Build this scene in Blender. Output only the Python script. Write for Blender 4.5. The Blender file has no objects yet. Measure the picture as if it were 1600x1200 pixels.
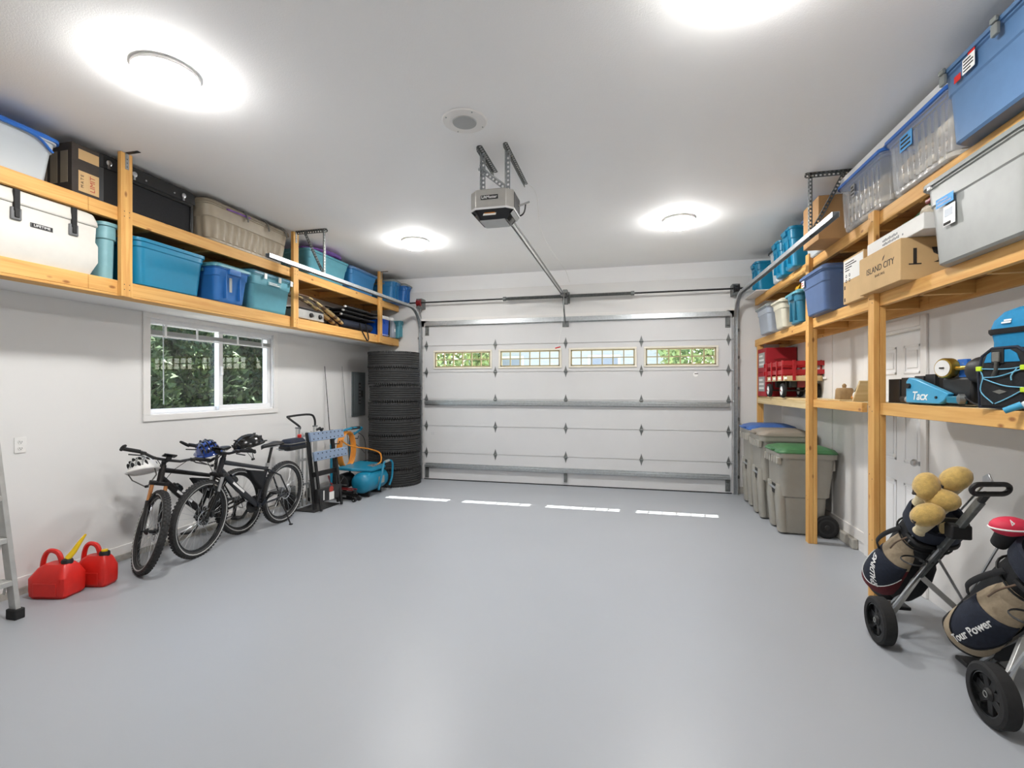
import bpy, bmesh, math, random
from mathutils import Vector, Matrix, Quaternion
R = math.radians
PI = math.pi
V = Vector
S = bpy.context.scene
C = S.collection

# ------------------------------------------------------------------ camera, sky, sun, exposure
cam_d = bpy.data.cameras.new('camera'); cam_d.sensor_fit = 'HORIZONTAL'; cam_d.sensor_width = 36
cam_d.lens = 752 / 1600 * 36; cam_d.shift_y = 5.5 / 1600; cam_d.clip_start = .02; cam_d.clip_end = 300
cam = bpy.data.objects.new('camera', cam_d); C.objects.link(cam)
cam.location = (0, 0, 1.56); cam.rotation_euler = (R(90), 0, R(13.7)); S.camera = cam

w = bpy.data.worlds.new('sky'); S.world = w; w.use_nodes = True
nt = w.node_tree; bg = nt.nodes['Background']
sky = nt.nodes.new('ShaderNodeTexSky'); sky.sky_type = 'NISHITA'; sky.sun_disc = False
SUN = V((-.18, -1.38, -2.03)).normalized()
sky.sun_elevation = math.asin(-SUN.z); sky.sun_rotation = math.atan2(-SUN.x, -SUN.y)
nt.links.new(sky.outputs[0], bg.inputs[0]); bg.inputs[1].default_value = .4
sd = bpy.data.lights.new('sun', 'SUN'); sd.energy = 15; sd.angle = R(.53); sd.color = (1, .96, .9)
so = bpy.data.objects.new('sun', sd); C.objects.link(so); so.rotation_euler = SUN.to_track_quat('-Z', 'Y').to_euler(); so.location = (0, 20, 25)
LAMP = 40.0; LAMP_W = 12.5                                                     # strength of the ceiling domes
S.view_settings.view_transform = 'Standard'; S.view_settings.look = 'None'
S.view_settings.exposure = 1.16; S.view_settings.gamma = 1; S.view_settings.use_curve_mapping = False

# ------------------------------------------------------------------ mesh helpers
def frame_of(ax):
    ax = V(ax).normalized()
    h = V((0, 0, 1)) if abs(ax.z) < .9 else V((1, 0, 0))
    a = ax.cross(h).normalized(); return a, ax.cross(a).normalized()
def RZ(a): return Matrix.Rotation(R(a), 3, 'Z')
def RX(a): return Matrix.Rotation(R(a), 3, 'X')
def RY(a): return Matrix.Rotation(R(a), 3, 'Y')

class MB:
    def __init__(s): s.v = []; s.f = []
    def add(s, vs, fs):
        n = len(s.v); s.v += [tuple(p) for p in vs]; s.f += [tuple(i + n for i in q) for q in fs]; return s
    def box(s, x0, x1, y0, y1, z0, z1):
        return s.add([(x0,y0,z0),(x1,y0,z0),(x1,y1,z0),(x0,y1,z0),(x0,y0,z1),(x1,y0,z1),(x1,y1,z1),(x0,y1,z1)],
                     [(0,3,2,1),(4,5,6,7),(0,1,5,4),(1,2,6,5),(2,3,7,6),(3,0,4,7)])
    def obox(s, c, size, M=None):
        M = M or Matrix.Identity(3); c = V(c); hx, hy, hz = size[0]/2, size[1]/2, size[2]/2
        return s.add([c + M @ V((x,y,z)) for z in (-hz,hz) for x,y in ((-hx,-hy),(hx,-hy),(hx,hy),(-hx,hy))],
                     [(0,3,2,1),(4,5,6,7),(0,1,5,4),(1,2,6,5),(2,3,7,6),(3,0,4,7)])
    def bar(s, p0, p1, w, t, up=(0,0,1)):
        p0, p1 = V(p0), V(p1); x = (p1-p0).normalized(); y = V(up).cross(x).normalized(); z = x.cross(y)
        M = Matrix((x, y, z)).transposed(); return s.obox((p0+p1)/2, ((p1-p0).length, w, t), M)
    def loft(s, rings, cap0=True, cap1=True, closed=False):
        n = len(rings[0]); b = len(s.v)
        for r in rings: s.v += [tuple(p) for p in r]
        m = len(rings)
        for k in range(m if closed else m-1):
            k2 = (k+1) % m
            for i in range(n):
                j = (i+1) % n; s.f.append((b+k*n+i, b+k*n+j, b+k2*n+j, b+k2*n+i))
        if not closed:
            if cap0: s.f.append(tuple(b+i for i in range(n))[::-1])
            if cap1: s.f.append(tuple(b+(m-1)*n+i for i in range(n)))
        return s
    def cyl(s, p0, p1, r0, r1=None, n=12, caps=True):
        p0, p1 = V(p0), V(p1); a, c = frame_of(p1-p0); r1 = r0 if r1 is None else r1
        return s.loft([[p + (a*math.cos(2*PI*i/n) + c*math.sin(2*PI*i/n))*r for i in range(n)] for p, r in ((p0,r0),(p1,r1))], caps, caps)
    def tube(s, pts, r, n=8, closed=False, caps=True, flat=1.0):
        pts = [V(p) for p in pts]; m = len(pts); rings = []; a = None
        for k in range(m):
            if closed: t = (pts[(k+1) % m]-pts[k-1])
            else: t = pts[min(k+1, m-1)]-pts[max(k-1, 0)]
            t.normalize()
            if a is None: a, _ = frame_of(t)
            else:
                a = a - t*a.dot(t)
                a = a.normalized() if a.length > 1e-6 else frame_of(t)[0]
            c = t.cross(a); rr_ = r[k] if isinstance(r, (list, tuple)) else r
            rings.append([pts[k] + (a*math.cos(2*PI*i/n) + c*math.sin(2*PI*i/n)*flat)*rr_ for i in range(n)])
        return s.loft(rings, caps, caps, closed)
    def lathe(s, prof, o=(0,0,0), ax=(0,0,1), n=24, closed=False, cap=True):
        o = V(o); ax = V(ax).normalized(); a, c = frame_of(ax)
        return s.loft([[o + ax*h + (a*math.cos(2*PI*i/n) + c*math.sin(2*PI*i/n))*max(r, 1e-4) for i in range(n)] for r, h in prof], cap, cap, closed)
    def prism(s, poly, vec):
        vec = V(vec); return s.loft([[V(p) for p in poly], [V(p)+vec for p in poly]])
    def ell(s, c, r, M=None, nu=14, nv=8, v0=-90, v1=90):
        M = M or Matrix.Identity(3); c = V(c); rings = []
        for k in range(nv+1):
            t = R(v0 + (v1-v0)*k/nv); q = max(math.cos(t), 1e-3)
            rings.append([c + M @ V((r[0]*q*math.cos(2*PI*i/nu), r[1]*q*math.sin(2*PI*i/nu), r[2]*math.sin(t))) for i in range(nu)])
        return s.loft(rings)
    def xf(s, M): s.v = [tuple(M @ V(p)) for p in s.v]; return s
    def mesh(s, name, smooth=35):
        me = bpy.data.meshes.new(name); me.from_pydata(s.v, [], s.f)
        bm = bmesh.new(); bm.from_mesh(me); bmesh.ops.recalc_face_normals(bm, faces=bm.faces); bm.to_mesh(me); bm.free()
        if smooth:
            me.polygons.foreach_set('use_smooth', [True]*len(me.polygons)); me.set_sharp_from_angle(angle=R(smooth))
        return me
    def build(s, name, mat, parent=None, bevel=0, smooth=35, world=False, seg=2, sub=0, label=None):
        me = s.mesh(name, smooth); me.materials.append(M_[mat] if isinstance(mat, str) else mat)
        o = bpy.data.objects.new(name, me); C.objects.link(o)
        if parent is not None:
            o.parent = parent
            if world: o.location = -V(parent.location)
        if sub: m = o.modifiers.new('sub', 'SUBSURF'); m.levels = sub; m.render_levels = sub
        if bevel: m = o.modifiers.new('bev', 'BEVEL'); m.width = bevel; m.segments = seg; m.limit_method = 'ANGLE'; m.angle_limit = R(40)
        if label: o['label'] = label
        return o

def rr(w, d, r, z, n=64, cx=0, cy=0, rip=0, nrip=0):
    """rounded rectangle ring, n points evenly along the perimeter, optional ripple outwards"""
    r = min(r, w/2-.001, d/2-.001); a, b = w-2*r, d-2*r; q = PI*r/2; L = 2*(a+b)+4*q; out = []
    for i in range(n):
        t = L*i/n
        for (seg, kind) in ((a,0),(q,1),(b,2),(q,3),(a,4),(q,5),(b,6),(q,7)):
            if t <= seg: break
            t -= seg
        if kind == 0: p = (-a/2+t, -d/2); nn = (0,-1)
        elif kind == 2: p = (w/2, -b/2+t); nn = (1,0)
        elif kind == 4: p = (a/2-t, d/2); nn = (0,1)
        elif kind == 6: p = (-w/2, b/2-t); nn = (-1,0)
        else:
            k = (kind-1)//2; ang = -PI/2 + k*PI/2 + t/r if r > 1e-6 else 0
            ox, oy = ((a/2,-b/2),(a/2,b/2),(-a/2,b/2),(-a/2,-b/2))[k]
            nn = (math.cos(ang), math.sin(ang)); p = (ox+r*nn[0], oy+r*nn[1])
        e = rip*(.5+.5*math.cos(2*PI*nrip*i/n)) if rip else 0
        out.append(V((cx+p[0]+nn[0]*e, cy+p[1]+nn[1]*e, z)))
    return out

def tag(o, label=None, cat=None, group=None, kind=None):
    if label: o['label'] = label
    if cat: o['category'] = cat
    if group: o['group'] = group
    if kind: o['kind'] = kind
    return o
def thing(name, label, cat, loc=(0,0,0), rot=0, group=None):
    o = bpy.data.objects.new(name, None); C.objects.link(o); o.location = loc
    o.rotation_euler = (0,0,R(rot)) if not isinstance(rot, tuple) else tuple(R(a) for a in rot); o.empty_display_size = .1
    return tag(o, label, cat, group)
def struct(name, mb, mat, parent=None, label=None, **k):
    o = mb.build(name, mat, parent, **k)
    if parent is None: o['kind'] = 'structure'
    if label: o['label'] = label
    return o
def copy_tree(o, parent=None):
    c = o.copy(); C.objects.link(c)
    if parent is not None: c.parent = parent
    for ch in [x for x in o.children]: copy_tree(ch, c)
    return c
def text(s, size, mat, parent, loc, rot=(90,0,0), name='lettering', extrude=.0006, shear=0, sx=1, bold=0, world=False):
    cu = bpy.data.curves.new('t', 'FONT'); cu.body = s; cu.size = size; cu.extrude = extrude; cu.shear = shear; cu.resolution_u = 3
    cu.align_x = 'CENTER'; cu.align_y = 'CENTER'; cu.offset = bold
    t = bpy.data.objects.new('t', cu); C.objects.link(t)
    me = bpy.data.meshes.new_from_object(t.evaluated_get(bpy.context.evaluated_depsgraph_get()))
    bpy.data.objects.remove(t); bpy.data.curves.remove(cu)
    me.name = name; me.materials.clear(); me.materials.append(M_[mat])
    o = bpy.data.objects.new(name, me); C.objects.link(o); o.parent = parent; o.location = loc
    o.rotation_euler = tuple(R(a) for a in rot); o.scale = (sx,1,1)
    if world: o.location = V(loc)-V(parent.location)
    return o
def arc(c, r, a0, a1, n, u=(1,0,0), v=(0,0,1)):
    c, u, v = V(c), V(u), V(v)
    return [c + u*(r*math.cos(R(a0+(a1-a0)*k/n))) + v*(r*math.sin(R(a0+(a1-a0)*k/n))) for k in range(n+1)]
def bez(p, n=10):
    p = [V(q) for q in p]; out = []
    for k in range(n+1):
        q = list(p); t = k/n
        while len(q) > 1: q = [q[i].lerp(q[i+1], t) for i in range(len(q)-1)]
        out.append(q[0])
    return out
def smoothpath(pts, n=6):
    """Catmull-Rom through the points"""
    P = [V(p) for p in pts]; P = [2*P[0]-P[1]] + P + [2*P[-1]-P[-2]]; out = []
    for k in range(1, len(P)-2):
        a, b, c, d = P[k-1:k+3]
        for i in range(n):
            t = i/n; out.append(.5*((2*b) + (c-a)*t + (2*a-5*b+4*c-d)*t*t + (3*b-a-3*c+d)*t**3))
    return out + [P[-2]]

# ------------------------------------------------------------------ materials
def lin(c):
    if isinstance(c, str): c = tuple(int(c[i:i+2], 16) for i in (0,2,4))
    f = lambda x: x/12.92 if x <= .04045 else ((x+.055)/1.055)**2.4
    return tuple(f(x/255) for x in c[:3]) + (1,)
M_ = {}
def mat(name, col, rough=.5, metal=0, var=.06, scale=18, bump=0, bscale=200, spec=.5, coat=0, trans=0, alpha=1, stretch=(1,1,1), emit=0, sheen=0, rvar=0):
    m = bpy.data.materials.new(name); m.use_nodes = True; t = m.node_tree; b = t.nodes['Principled BSDF']; L = t.links.new
    c = lin(col); b.inputs['Base Color'].default_value = c; b.inputs['Roughness'].default_value = rough; b.inputs['Metallic'].default_value = metal
    b.inputs['Specular IOR Level'].default_value = spec; b.inputs['Coat Weight'].default_value = coat; b.inputs['Transmission Weight'].default_value = trans
    b.inputs['Alpha'].default_value = alpha
    if sheen: b.inputs['Sheen Weight'].default_value = sheen
    if emit: b.inputs['Emission Color'].default_value = c; b.inputs['Emission Strength'].default_value = emit
    tc = t.nodes.new('ShaderNodeTexCoord'); mp = t.nodes.new('ShaderNodeMapping'); mp.inputs['Scale'].default_value = stretch; L(tc.outputs['Object'], mp.inputs[0])
    if var:
        n = t.nodes.new('ShaderNodeTexNoise'); n.inputs['Scale'].default_value = scale; n.inputs['Detail'].default_value = 4; L(mp.outputs[0], n.inputs['Vector'])
        r = t.nodes.new('ShaderNodeValToRGB'); L(n.outputs['Fac'], r.inputs[0]); r.color_ramp.elements[0].position = .3; r.color_ramp.elements[1].position = .7
        r.color_ramp.elements[0].color = tuple(max(0, x*(1-var)) for x in c[:3])+(1,); r.color_ramp.elements[1].color = tuple(min(1, x*(1+var)) for x in c[:3])+(1,)
        L(r.outputs[0], b.inputs['Base Color'])
        if rvar:
            mr = t.nodes.new('ShaderNodeMapRange'); L(n.outputs['Fac'], mr.inputs[0]); mr.inputs[3].default_value = rough-rvar; mr.inputs[4].default_value = rough+rvar; L(mr.outputs[0], b.inputs['Roughness'])
    if bump:
        n2 = t.nodes.new('ShaderNodeTexNoise'); n2.inputs['Scale'].default_value = bscale; n2.inputs['Detail'].default_value = 3; L(mp.outputs[0], n2.inputs['Vector'])
        bp = t.nodes.new('ShaderNodeBump'); bp.inputs['Strength'].default_value = bump; bp.inputs['Distance'].default_value = .004; L(n2.outputs['Fac'], bp.inputs['Height']); L(bp.outputs[0], b.inputs['Normal'])
    M_[name] = m; return m
def wood(name, c0, c1, knot, axis, rough=.62):
    m = bpy.data.materials.new(name); m.use_nodes = True; t = m.node_tree; b = t.nodes['Principled BSDF']; L = t.links.new; b.inputs['Roughness'].default_value = rough
    tc = t.nodes.new('ShaderNodeTexCoord'); mp = t.nodes.new('ShaderNodeMapping'); s = [22,22,22]; s[axis] = 1.1; mp.inputs['Scale'].default_value = s; L(tc.outputs['Object'], mp.inputs[0])
    n = t.nodes.new('ShaderNodeTexNoise'); n.inputs['Scale'].default_value = 1.6; n.inputs['Detail'].default_value = 6; n.inputs['Distortion'].default_value = .6; L(mp.outputs[0], n.inputs['Vector'])
    r = t.nodes.new('ShaderNodeValToRGB'); L(n.outputs['Fac'], r.inputs[0]); e = r.color_ramp.elements
    e[0].position = .34; e[0].color = lin(c1); e[1].position = .66; e[1].color = lin(c0)
    mp2 = t.nodes.new('ShaderNodeMapping'); s2 = [9,9,9]; s2[axis] = 4.2; mp2.inputs['Scale'].default_value = s2; L(tc.outputs['Object'], mp2.inputs[0])
    vo = t.nodes.new('ShaderNodeTexVoronoi'); vo.inputs['Scale'].default_value = 1; L(mp2.outputs[0], vo.inputs['Vector'])
    r2 = t.nodes.new('ShaderNodeValToRGB'); L(vo.outputs['Distance'], r2.inputs[0]); e = r2.color_ramp.elements
    e[0].position = .06; e[0].color = (1,1,1,1); e[1].position = .13; e[1].color = (0,0,0,1)
    mx = t.nodes.new('ShaderNodeMixRGB'); L(r2.outputs[0], mx.inputs[0]); L(r.outputs[0], mx.inputs[1]); mx.inputs[2].default_value = lin(knot); L(mx.outputs[0], b.inputs['Base Color'])
    bp = t.nodes.new('ShaderNodeBump'); bp.inputs['Strength'].default_value = .25; bp.inputs['Distance'].default_value = .002; L(n.outputs['Fac'], bp.inputs['Height']); L(bp.outputs[0], b.inputs['Normal'])
    M_[name] = m
for ax, nm in enumerate('xyz'): wood('pine_'+nm, 'e0b169', 'cf9750', '98622f', ax)
for ax, nm in enumerate('xyz'): wood('deck_'+nm, 'b98a55', 'a3743f', '6e4522', ax)
wood('pale_wood', 'dcc79c', 'c8ae7c', 'a8875a', 1)
def glass(name, tint=(.97,.98,.98), refl=1.0, ior=1.5):
    m = bpy.data.materials.new(name); m.use_nodes = True; t = m.node_tree; t.nodes.clear(); L = t.links.new
    o = t.nodes.new('ShaderNodeOutputMaterial'); mx = t.nodes.new('ShaderNodeMixShader'); tr = t.nodes.new('ShaderNodeBsdfTransparent'); g = t.nodes.new('ShaderNodeBsdfGlossy')
    lw = t.nodes.new('ShaderNodeLayerWeight'); lw.inputs[0].default_value = .5; pw = t.nodes.new('ShaderNodeMath'); pw.operation = 'POWER'; pw.inputs[1].default_value = 5; L(lw.outputs['Facing'], pw.inputs[0])
    fr = t.nodes.new('ShaderNodeMath'); fr.operation = 'MULTIPLY_ADD'; fr.inputs[1].default_value = .96; fr.inputs[2].default_value = .04; L(pw.outputs[0], fr.inputs[0]); tr.inputs[0].default_value = tint+(1,); g.inputs['Roughness'].default_value = .0
    L(fr.outputs[0], mx.inputs[0]); L(tr.outputs[0], mx.inputs[1]); L(g.outputs[0], mx.inputs[2]); L(mx.outputs[0], o.inputs[0]); M_[name] = m
glass('glass')
def clearplastic(name, tint, haze, rough=.18):
    m = bpy.data.materials.new(name); m.use_nodes = True; t = m.node_tree; b = t.nodes['Principled BSDF']; L = t.links.new
    b.inputs['Base Color'].default_value = lin(tint); b.inputs['Roughness'].default_value = rough
    tr = t.nodes.new('ShaderNodeBsdfTransparent'); mx = t.nodes.new('ShaderNodeMixShader'); mx.inputs[0].default_value = haze
    L(tr.outputs[0], mx.inputs[1]); L(b.outputs[0], mx.inputs[2]); L(mx.outputs[0], t.nodes['Material Output'].inputs[0]); M_[name] = m
clearplastic('clear_plastic', 'eef1f4', .3)
clearplastic('milky_plastic', 'dfe6ea', .7, .3)
mat('wall_paint', 'e6e5e3', .6, var=.012, scale=1.5, bump=.05, bscale=90)
mat('ceiling_paint', 'fbfbfb', .75, var=.015, scale=2, bump=.25, bscale=140)
mat('floor_paint', 'a3a7ac', .38, var=.02, scale=.9, bump=.03, bscale=40)
mat('white_trim', 'eceae7', .4, var=.01)
mat('white_vinyl', 'f2f3f4', .35, var=.01)
mat('white_metal', 'd2d2d2', .45, var=.015, scale=3)
mat('concrete', 'a9a69e', .9, var=.15, scale=25, bump=.4, bscale=60)
mat('galv', 'b4b8ba', .38, metal=.85, var=.12, scale=30)
mat('galv_dark', '7c7f7e', .5, metal=.7, var=.2, scale=30)
mat('steel', 'c8cacc', .28, metal=.95, var=.06)
mat('alu', 'c9c9c6', .42, metal=.75, var=.08, scale=12)
mat('dark_steel', '3a3a3b', .45, metal=.6, var=.15)
mat('black', '161617', .5, var=.15)
mat('black_gloss', '121314', .22, var=.1)
mat('black_rubber', '1b1b1c', .75, var=.2, scale=40, bump=.2, bscale=120)
mat('tire_rubber', '2b2b2b', .72, var=.25, scale=30, bump=.4, bscale=90)
mat('black_fabric', '17181b', .85, var=.25, scale=60, bump=.3, bscale=300)
mat('navy_fabric', '1c2333', .8, var=.2, scale=60, bump=.3, bscale=300)
mat('tan_fabric', 'a8977e', .85, var=.1, scale=60, bump=.3, bscale=300)
mat('grey_fabric', '6f6e69', .85, var=.1, scale=60, bump=.3, bscale=300)
mat('maroon_fabric', '65161f', .8, var=.15, scale=60, bump=.3, bscale=300)
mat('cream_cloth', 'cfc5b2', .9, var=.12, scale=30, bump=.4, bscale=80)
mat('grey_cloth', '8d8478', .9, var=.3, scale=14, bump=.5, bscale=40)
mat('fur_pale', 'd3c39a', .85, var=.12, scale=45, bump=.8, bscale=160, sheen=.4)
mat('tire_band', 'b8b8b6', .6)
mat('fur', 'c3a35c', .85, var=.18, scale=45, bump=.8, bscale=160, sheen=.4)
mat('red_plastic', 'd2231b', .38, var=.05)
mat('red_paint', 'a5171f', .35, var=.06)
mat('red_card', '9c1220', .6, var=.06)
mat('red_dark', '7a1518', .4)
mat('yellow', 'e3bd12', .4, var=.04)
mat('orange_hose', 'd98a2c', .45, var=.06)
mat('orange_print', 'c9691b', .5, var=.5, scale=30)
mat('turq', '0a7ca2', .38, var=.03)
mat('turq_dark', '0f7797', .35, var=.04)
mat('teal', '5596a5', .42, var=.04)
mat('teal_dark', '2b7089', .42, var=.04)
mat('pale_teal', '7fadb5', .45, var=.04)
mat('blue_tote', '2e6fb4', .4, var=.04)
mat('blue_tote2', '2a73a8', .4, var=.04)
mat('blue_grey', '54769e', .42, var=.04)
mat('navy_tote', '4d6690', .42, var=.04)
mat('navy_lid', '43608f', .42, var=.04)
mat('blue_lid', '2a6cc4', .35, var=.03)
mat('bright_blue', '1355c4', .35, var=.03)
mat('grey_tote', '989a97', .42, var=.03)
mat('grey_lid', '7f8482', .42, var=.03)
mat('bluegrey_tote', '9aa2ad', .42, var=.03)
mat('taupe', 'a69a86', .42, var=.04)
mat('taupe_dark', '8b806e', .42, var=.04)
mat('beige_tote', 'cbc6b3', .42, var=.03)
mat('cooler_white', 'd3d0c8', .4, var=.02)
mat('white_plastic', 'ecebe8', .4, var=.02)
mat('grey_plastic', '6d6e6f', .45, var=.05)
mat('purple', '8d5fb5', .3, var=.3, scale=30, bump=.5, bscale=60)
mat('card', 'b98f5f', .8, var=.05, scale=8)
mat('card_light', 'c9a878', .8, var=.05, scale=8)
mat('card_dark', '3a332e', .75, var=.1)
mat('card_white', 'e4e3df', .7, var=.02)
mat('paper', 'f0f0ee', .7, var=.02)
mat('ink', '2a2522', .8, var=0)
mat('ink_red', 'a83a2e', .7, var=0)
mat('blue_label', '4f9fdc', .6, var=.05)
mat('white_ink', 'f4f4f2', .6, var=0)
mat('bin_body', '9a968c', .45, var=.04, scale=10)
mat('bin_lid_taupe', '8a8175', .45, var=.04)
mat('bin_lid_blue', '3d63a3', .45, var=.05)
mat('bin_lid_green', '3f6f46', .45, var=.08)
mat('panel_grey', '5b6264', .5, var=.04)
mat('muntin', 'a39872', .5, var=.05)
mat('sash_white', 'e6e1d2', .5, var=.02)
mat('tacx_blue', '45a3cd', .35, var=.03)
mat('pack_blue', '0d7fb0', .7, var=.08, scale=40, bump=.2, bscale=250)
mat('neon', 'c4e02c', .5)
mat('cord', '6fb6d6', .6)
mat('pink', 'd02d4a', .6, var=.06)
mat('bike_grey', '1d1a19', .35, metal=.2)
mat('bike_navy', '0c0f18', .3, coat=.4)
mat('helmet_blue', '1c3f8f', .25, coat=.6)
mat('copper', 'c98d5c', .3, metal=.9)
mat('gold', 'c8a84e', .3, metal=.9)
mat('jaw_blue', '7e8fa6', .5, var=.08, scale=30)
mat('tan_band', 'cdb682', .6, var=.1)
mat('brown_band', '6a5544', .6, var=.1)
mat('log', '9c7f57', .8, var=.15)
mat('gold_wheel', 'c7b46a', .35, metal=.6)
mat('lens', 'a9abab', .35, var=.03)
mat('opener_grey', 'a7a5a0', .4, metal=.3, var=.03)
mat('foliage', '3a5028', .7, var=.45, scale=4)
mat('foliage_light', '8fa266', .7, var=.35, scale=4)
mat('bark', '5a4636', .9, var=.2)
mat('outside_ground', 'a9a59b', .9, var=.1, scale=2)
mat('siding', 'c9ced4', .7, var=.04)
mat('roof', '55565a', .9, var=.15)
mat('lamp_glass', 'fffdfa', .4, var=0, emit=LAMP)
mat('blind', 'c9c9c6', .5, var=.02)
mat('sunflower', 'd9a514', .6, var=.4, scale=80)
mat('leafgreen', '2f5a34', .7, var=.2)
# ------------------------------------------------------------------ room shell
XL, XR, YD, YB, ZC = -4.47, 2.14, 7.68, -1.6, 3.41
T = .16
struct('floor', MB().box(XL-T, XR+T, YB-T, YD+.35, -.12, 0), 'floor_paint')
# ceiling with a slanted strip along the door wall
m = MB().box(XL-T, XR+T, YB-T, YD-.12, ZC, ZC+.12)
struct('ceiling', m, 'ceiling_paint')
m = MB().prism([(XL, YD-.12, ZC), (XL, YD, ZC-.21), (XL, YD+.1, ZC-.21), (XL, YD+.1, ZC+.12), (XL, YD-.12, ZC+.12)], (XR-XL, 0, 0))
struct('trim_1', m, 'ceiling_paint', label='slanted drywall strip between the ceiling and the garage door wall')
# left wall with a window opening
wy0, wy1, wz0, wz1 = 3.66, 5.31, 1.295, 2.235
m = MB().box(XL-T, XL, YB-T, wy0, 0, ZC); m.box(XL-T, XL, wy1, YD+T, 0, ZC); m.box(XL-T, XL, wy0, wy1, 0, wz0); m.box(XL-T, XL, wy0, wy1, wz1, ZC)
struct('wall_left', m, 'wall_paint', smooth=0)
# right wall with the side door opening
dy0, dy1, dz1 = 4.24, 5.06, 2.03
m = MB().box(XR, XR+T, YB-T, dy0, 0, ZC); m.box(XR, XR+T, dy1, YD+T, 0, ZC); m.box(XR, XR+T, dy0, dy1, dz1, ZC)
struct('wall_right', m, 'wall_paint', smooth=0)
struct('wall_back', MB().box(XL-T, XR+T, YB-T, YB, 0, ZC), 'wall_paint', smooth=0)
# door wall
gx0, gx1, gz1 = -3.36, 1.42, 2.62
m = MB().box(XL-T, gx0, YD, YD+T, 0, ZC); m.box(gx1, XR+T, YD, YD+T, 0, ZC); m.box(gx0, gx1, YD, YD+T, gz1, ZC)
struct('wall_front', m, 'wall_paint', smooth=0)
# curbs and baseboards
struct('baseboard_left', MB().box(XL, XL+.014, YB, YD, .05, .13), 'white_trim', bevel=.003)
struct('trim_2', MB().box(XL, XL+.03, YB, YD, 0, .05), 'concrete', label='concrete curb under the left wall')
m = MB().box(XR-.014, XR, 5.14, YD, .1, .2); struct('baseboard_right', m, 'white_trim', bevel=.003)
m = MB().box(XR-.05, XR, 5.28, YD, 0, .1); struct('trim_3', m, 'concrete', label='rough concrete curb along the right wall behind the bins', bevel=.01)
struct('trim_4', MB().box(XR-.012, XR, 5.88, 5.93, .2, ZC), 'wall_paint', label='thin vertical drywall edge on the right wall')
m = MB().box(gx1+.1, XR, YD-.012, YD, 0, .1); m.box(XL, gx0-.1, YD-.012, YD, 0, .1); struct('baseboard_front', m, 'concrete')

# window
win = bpy.data.objects.new('window_1', None); C.objects.link(win); win.location = (XL, 4.49, 1.24); tag(win, 'white sliding window with raised blind above the bicycles', kind='structure')
tw = .07
m = MB(); o = XL+.016
for a in ((wy0-tw,wy1+tw,wz1,wz1+.06),(wy0-tw,wy1+tw,wz0-.06,wz0),(wy0-tw,wy0,wz0,wz1),(wy1,wy1+tw,wz0,wz1)): m.box(XL, o, *a)
m.build('window_casing', 'white_trim', win, bevel=.003, world=True)
m = MB()
for a in ((wy0,wy1,wz1-.012,wz1),(wy0,wy1,wz0,wz0+.012),(wy0,wy0+.012,wz0,wz1),(wy1-.012,wy1,wz0,wz1)): m.box(XL-.13, XL, *a)
m.build('window_jamb', 'white_vinyl', win, world=True)
def sash(x, y0, y1, z0, z1, f):
    m = MB()
    for a in ((y0,y1,z0,z0+f),(y0,y1,z1-f,z1),(y0,y0+f,z0+f,z1-f),(y1-f,y1,z0+f,z1-f)): m.box(x-.02, x+.02, *a)
    s = m.build('window_sash', 'white_vinyl', win, bevel=.004, world=True)
    g = MB().box(x-.003, x+.003, y0+f, y1-f, z0+f, z1-f).build('pane', 'glass', s); return s
ym = 4.53
sash(XL-.1, wy0+.012, ym+.03, wz0+.012, wz1-.012, .04)
sash(XL-.055, ym-.03, wy1-.012, wz0+.012, wz1-.012, .055)
MB().box(XL-.034, XL-.015, ym-.012, ym+.012, 1.7, 1.8).build('latch', 'white_vinyl', win, bevel=.004, world=True)
m = MB().box(XL-.042, XL-.006, wy0+.015, wy1-.02, wz1-.05, wz1-.012); m.build('blind_head_rail', 'white_vinyl', win, bevel=.004, world=True)
for k in range(9):
    MB().obox((XL-.03, (wy0+wy1)/2, wz1-.115-.0048*k), (.028, wy1-wy0-.05, .0022)).build('blind_slat', 'blind', win, world=True)
MB().box(XL-.044, XL-.016, wy0+.025, wy1-.025, wz1-.176, wz1-.16).build('blind_bottom_rail', 'white_vinyl', win, bevel=.003, world=True)
for y in (wy0+.18, 4.2, 4.75, wy1-.17):
    MB().box(XL-.018, XL-.014, y-.012, y+.012, wz1-.18, wz1-.04).build('blind_ladder_tape', 'white_vinyl', win, world=True)
MB().cyl((XL-.012, wy0+.15, wz1-.05), (XL-.012, wy0+.155, wz0+.1), .005, n=8).build('blind_wand', 'clear_plastic', win, world=True)

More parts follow.
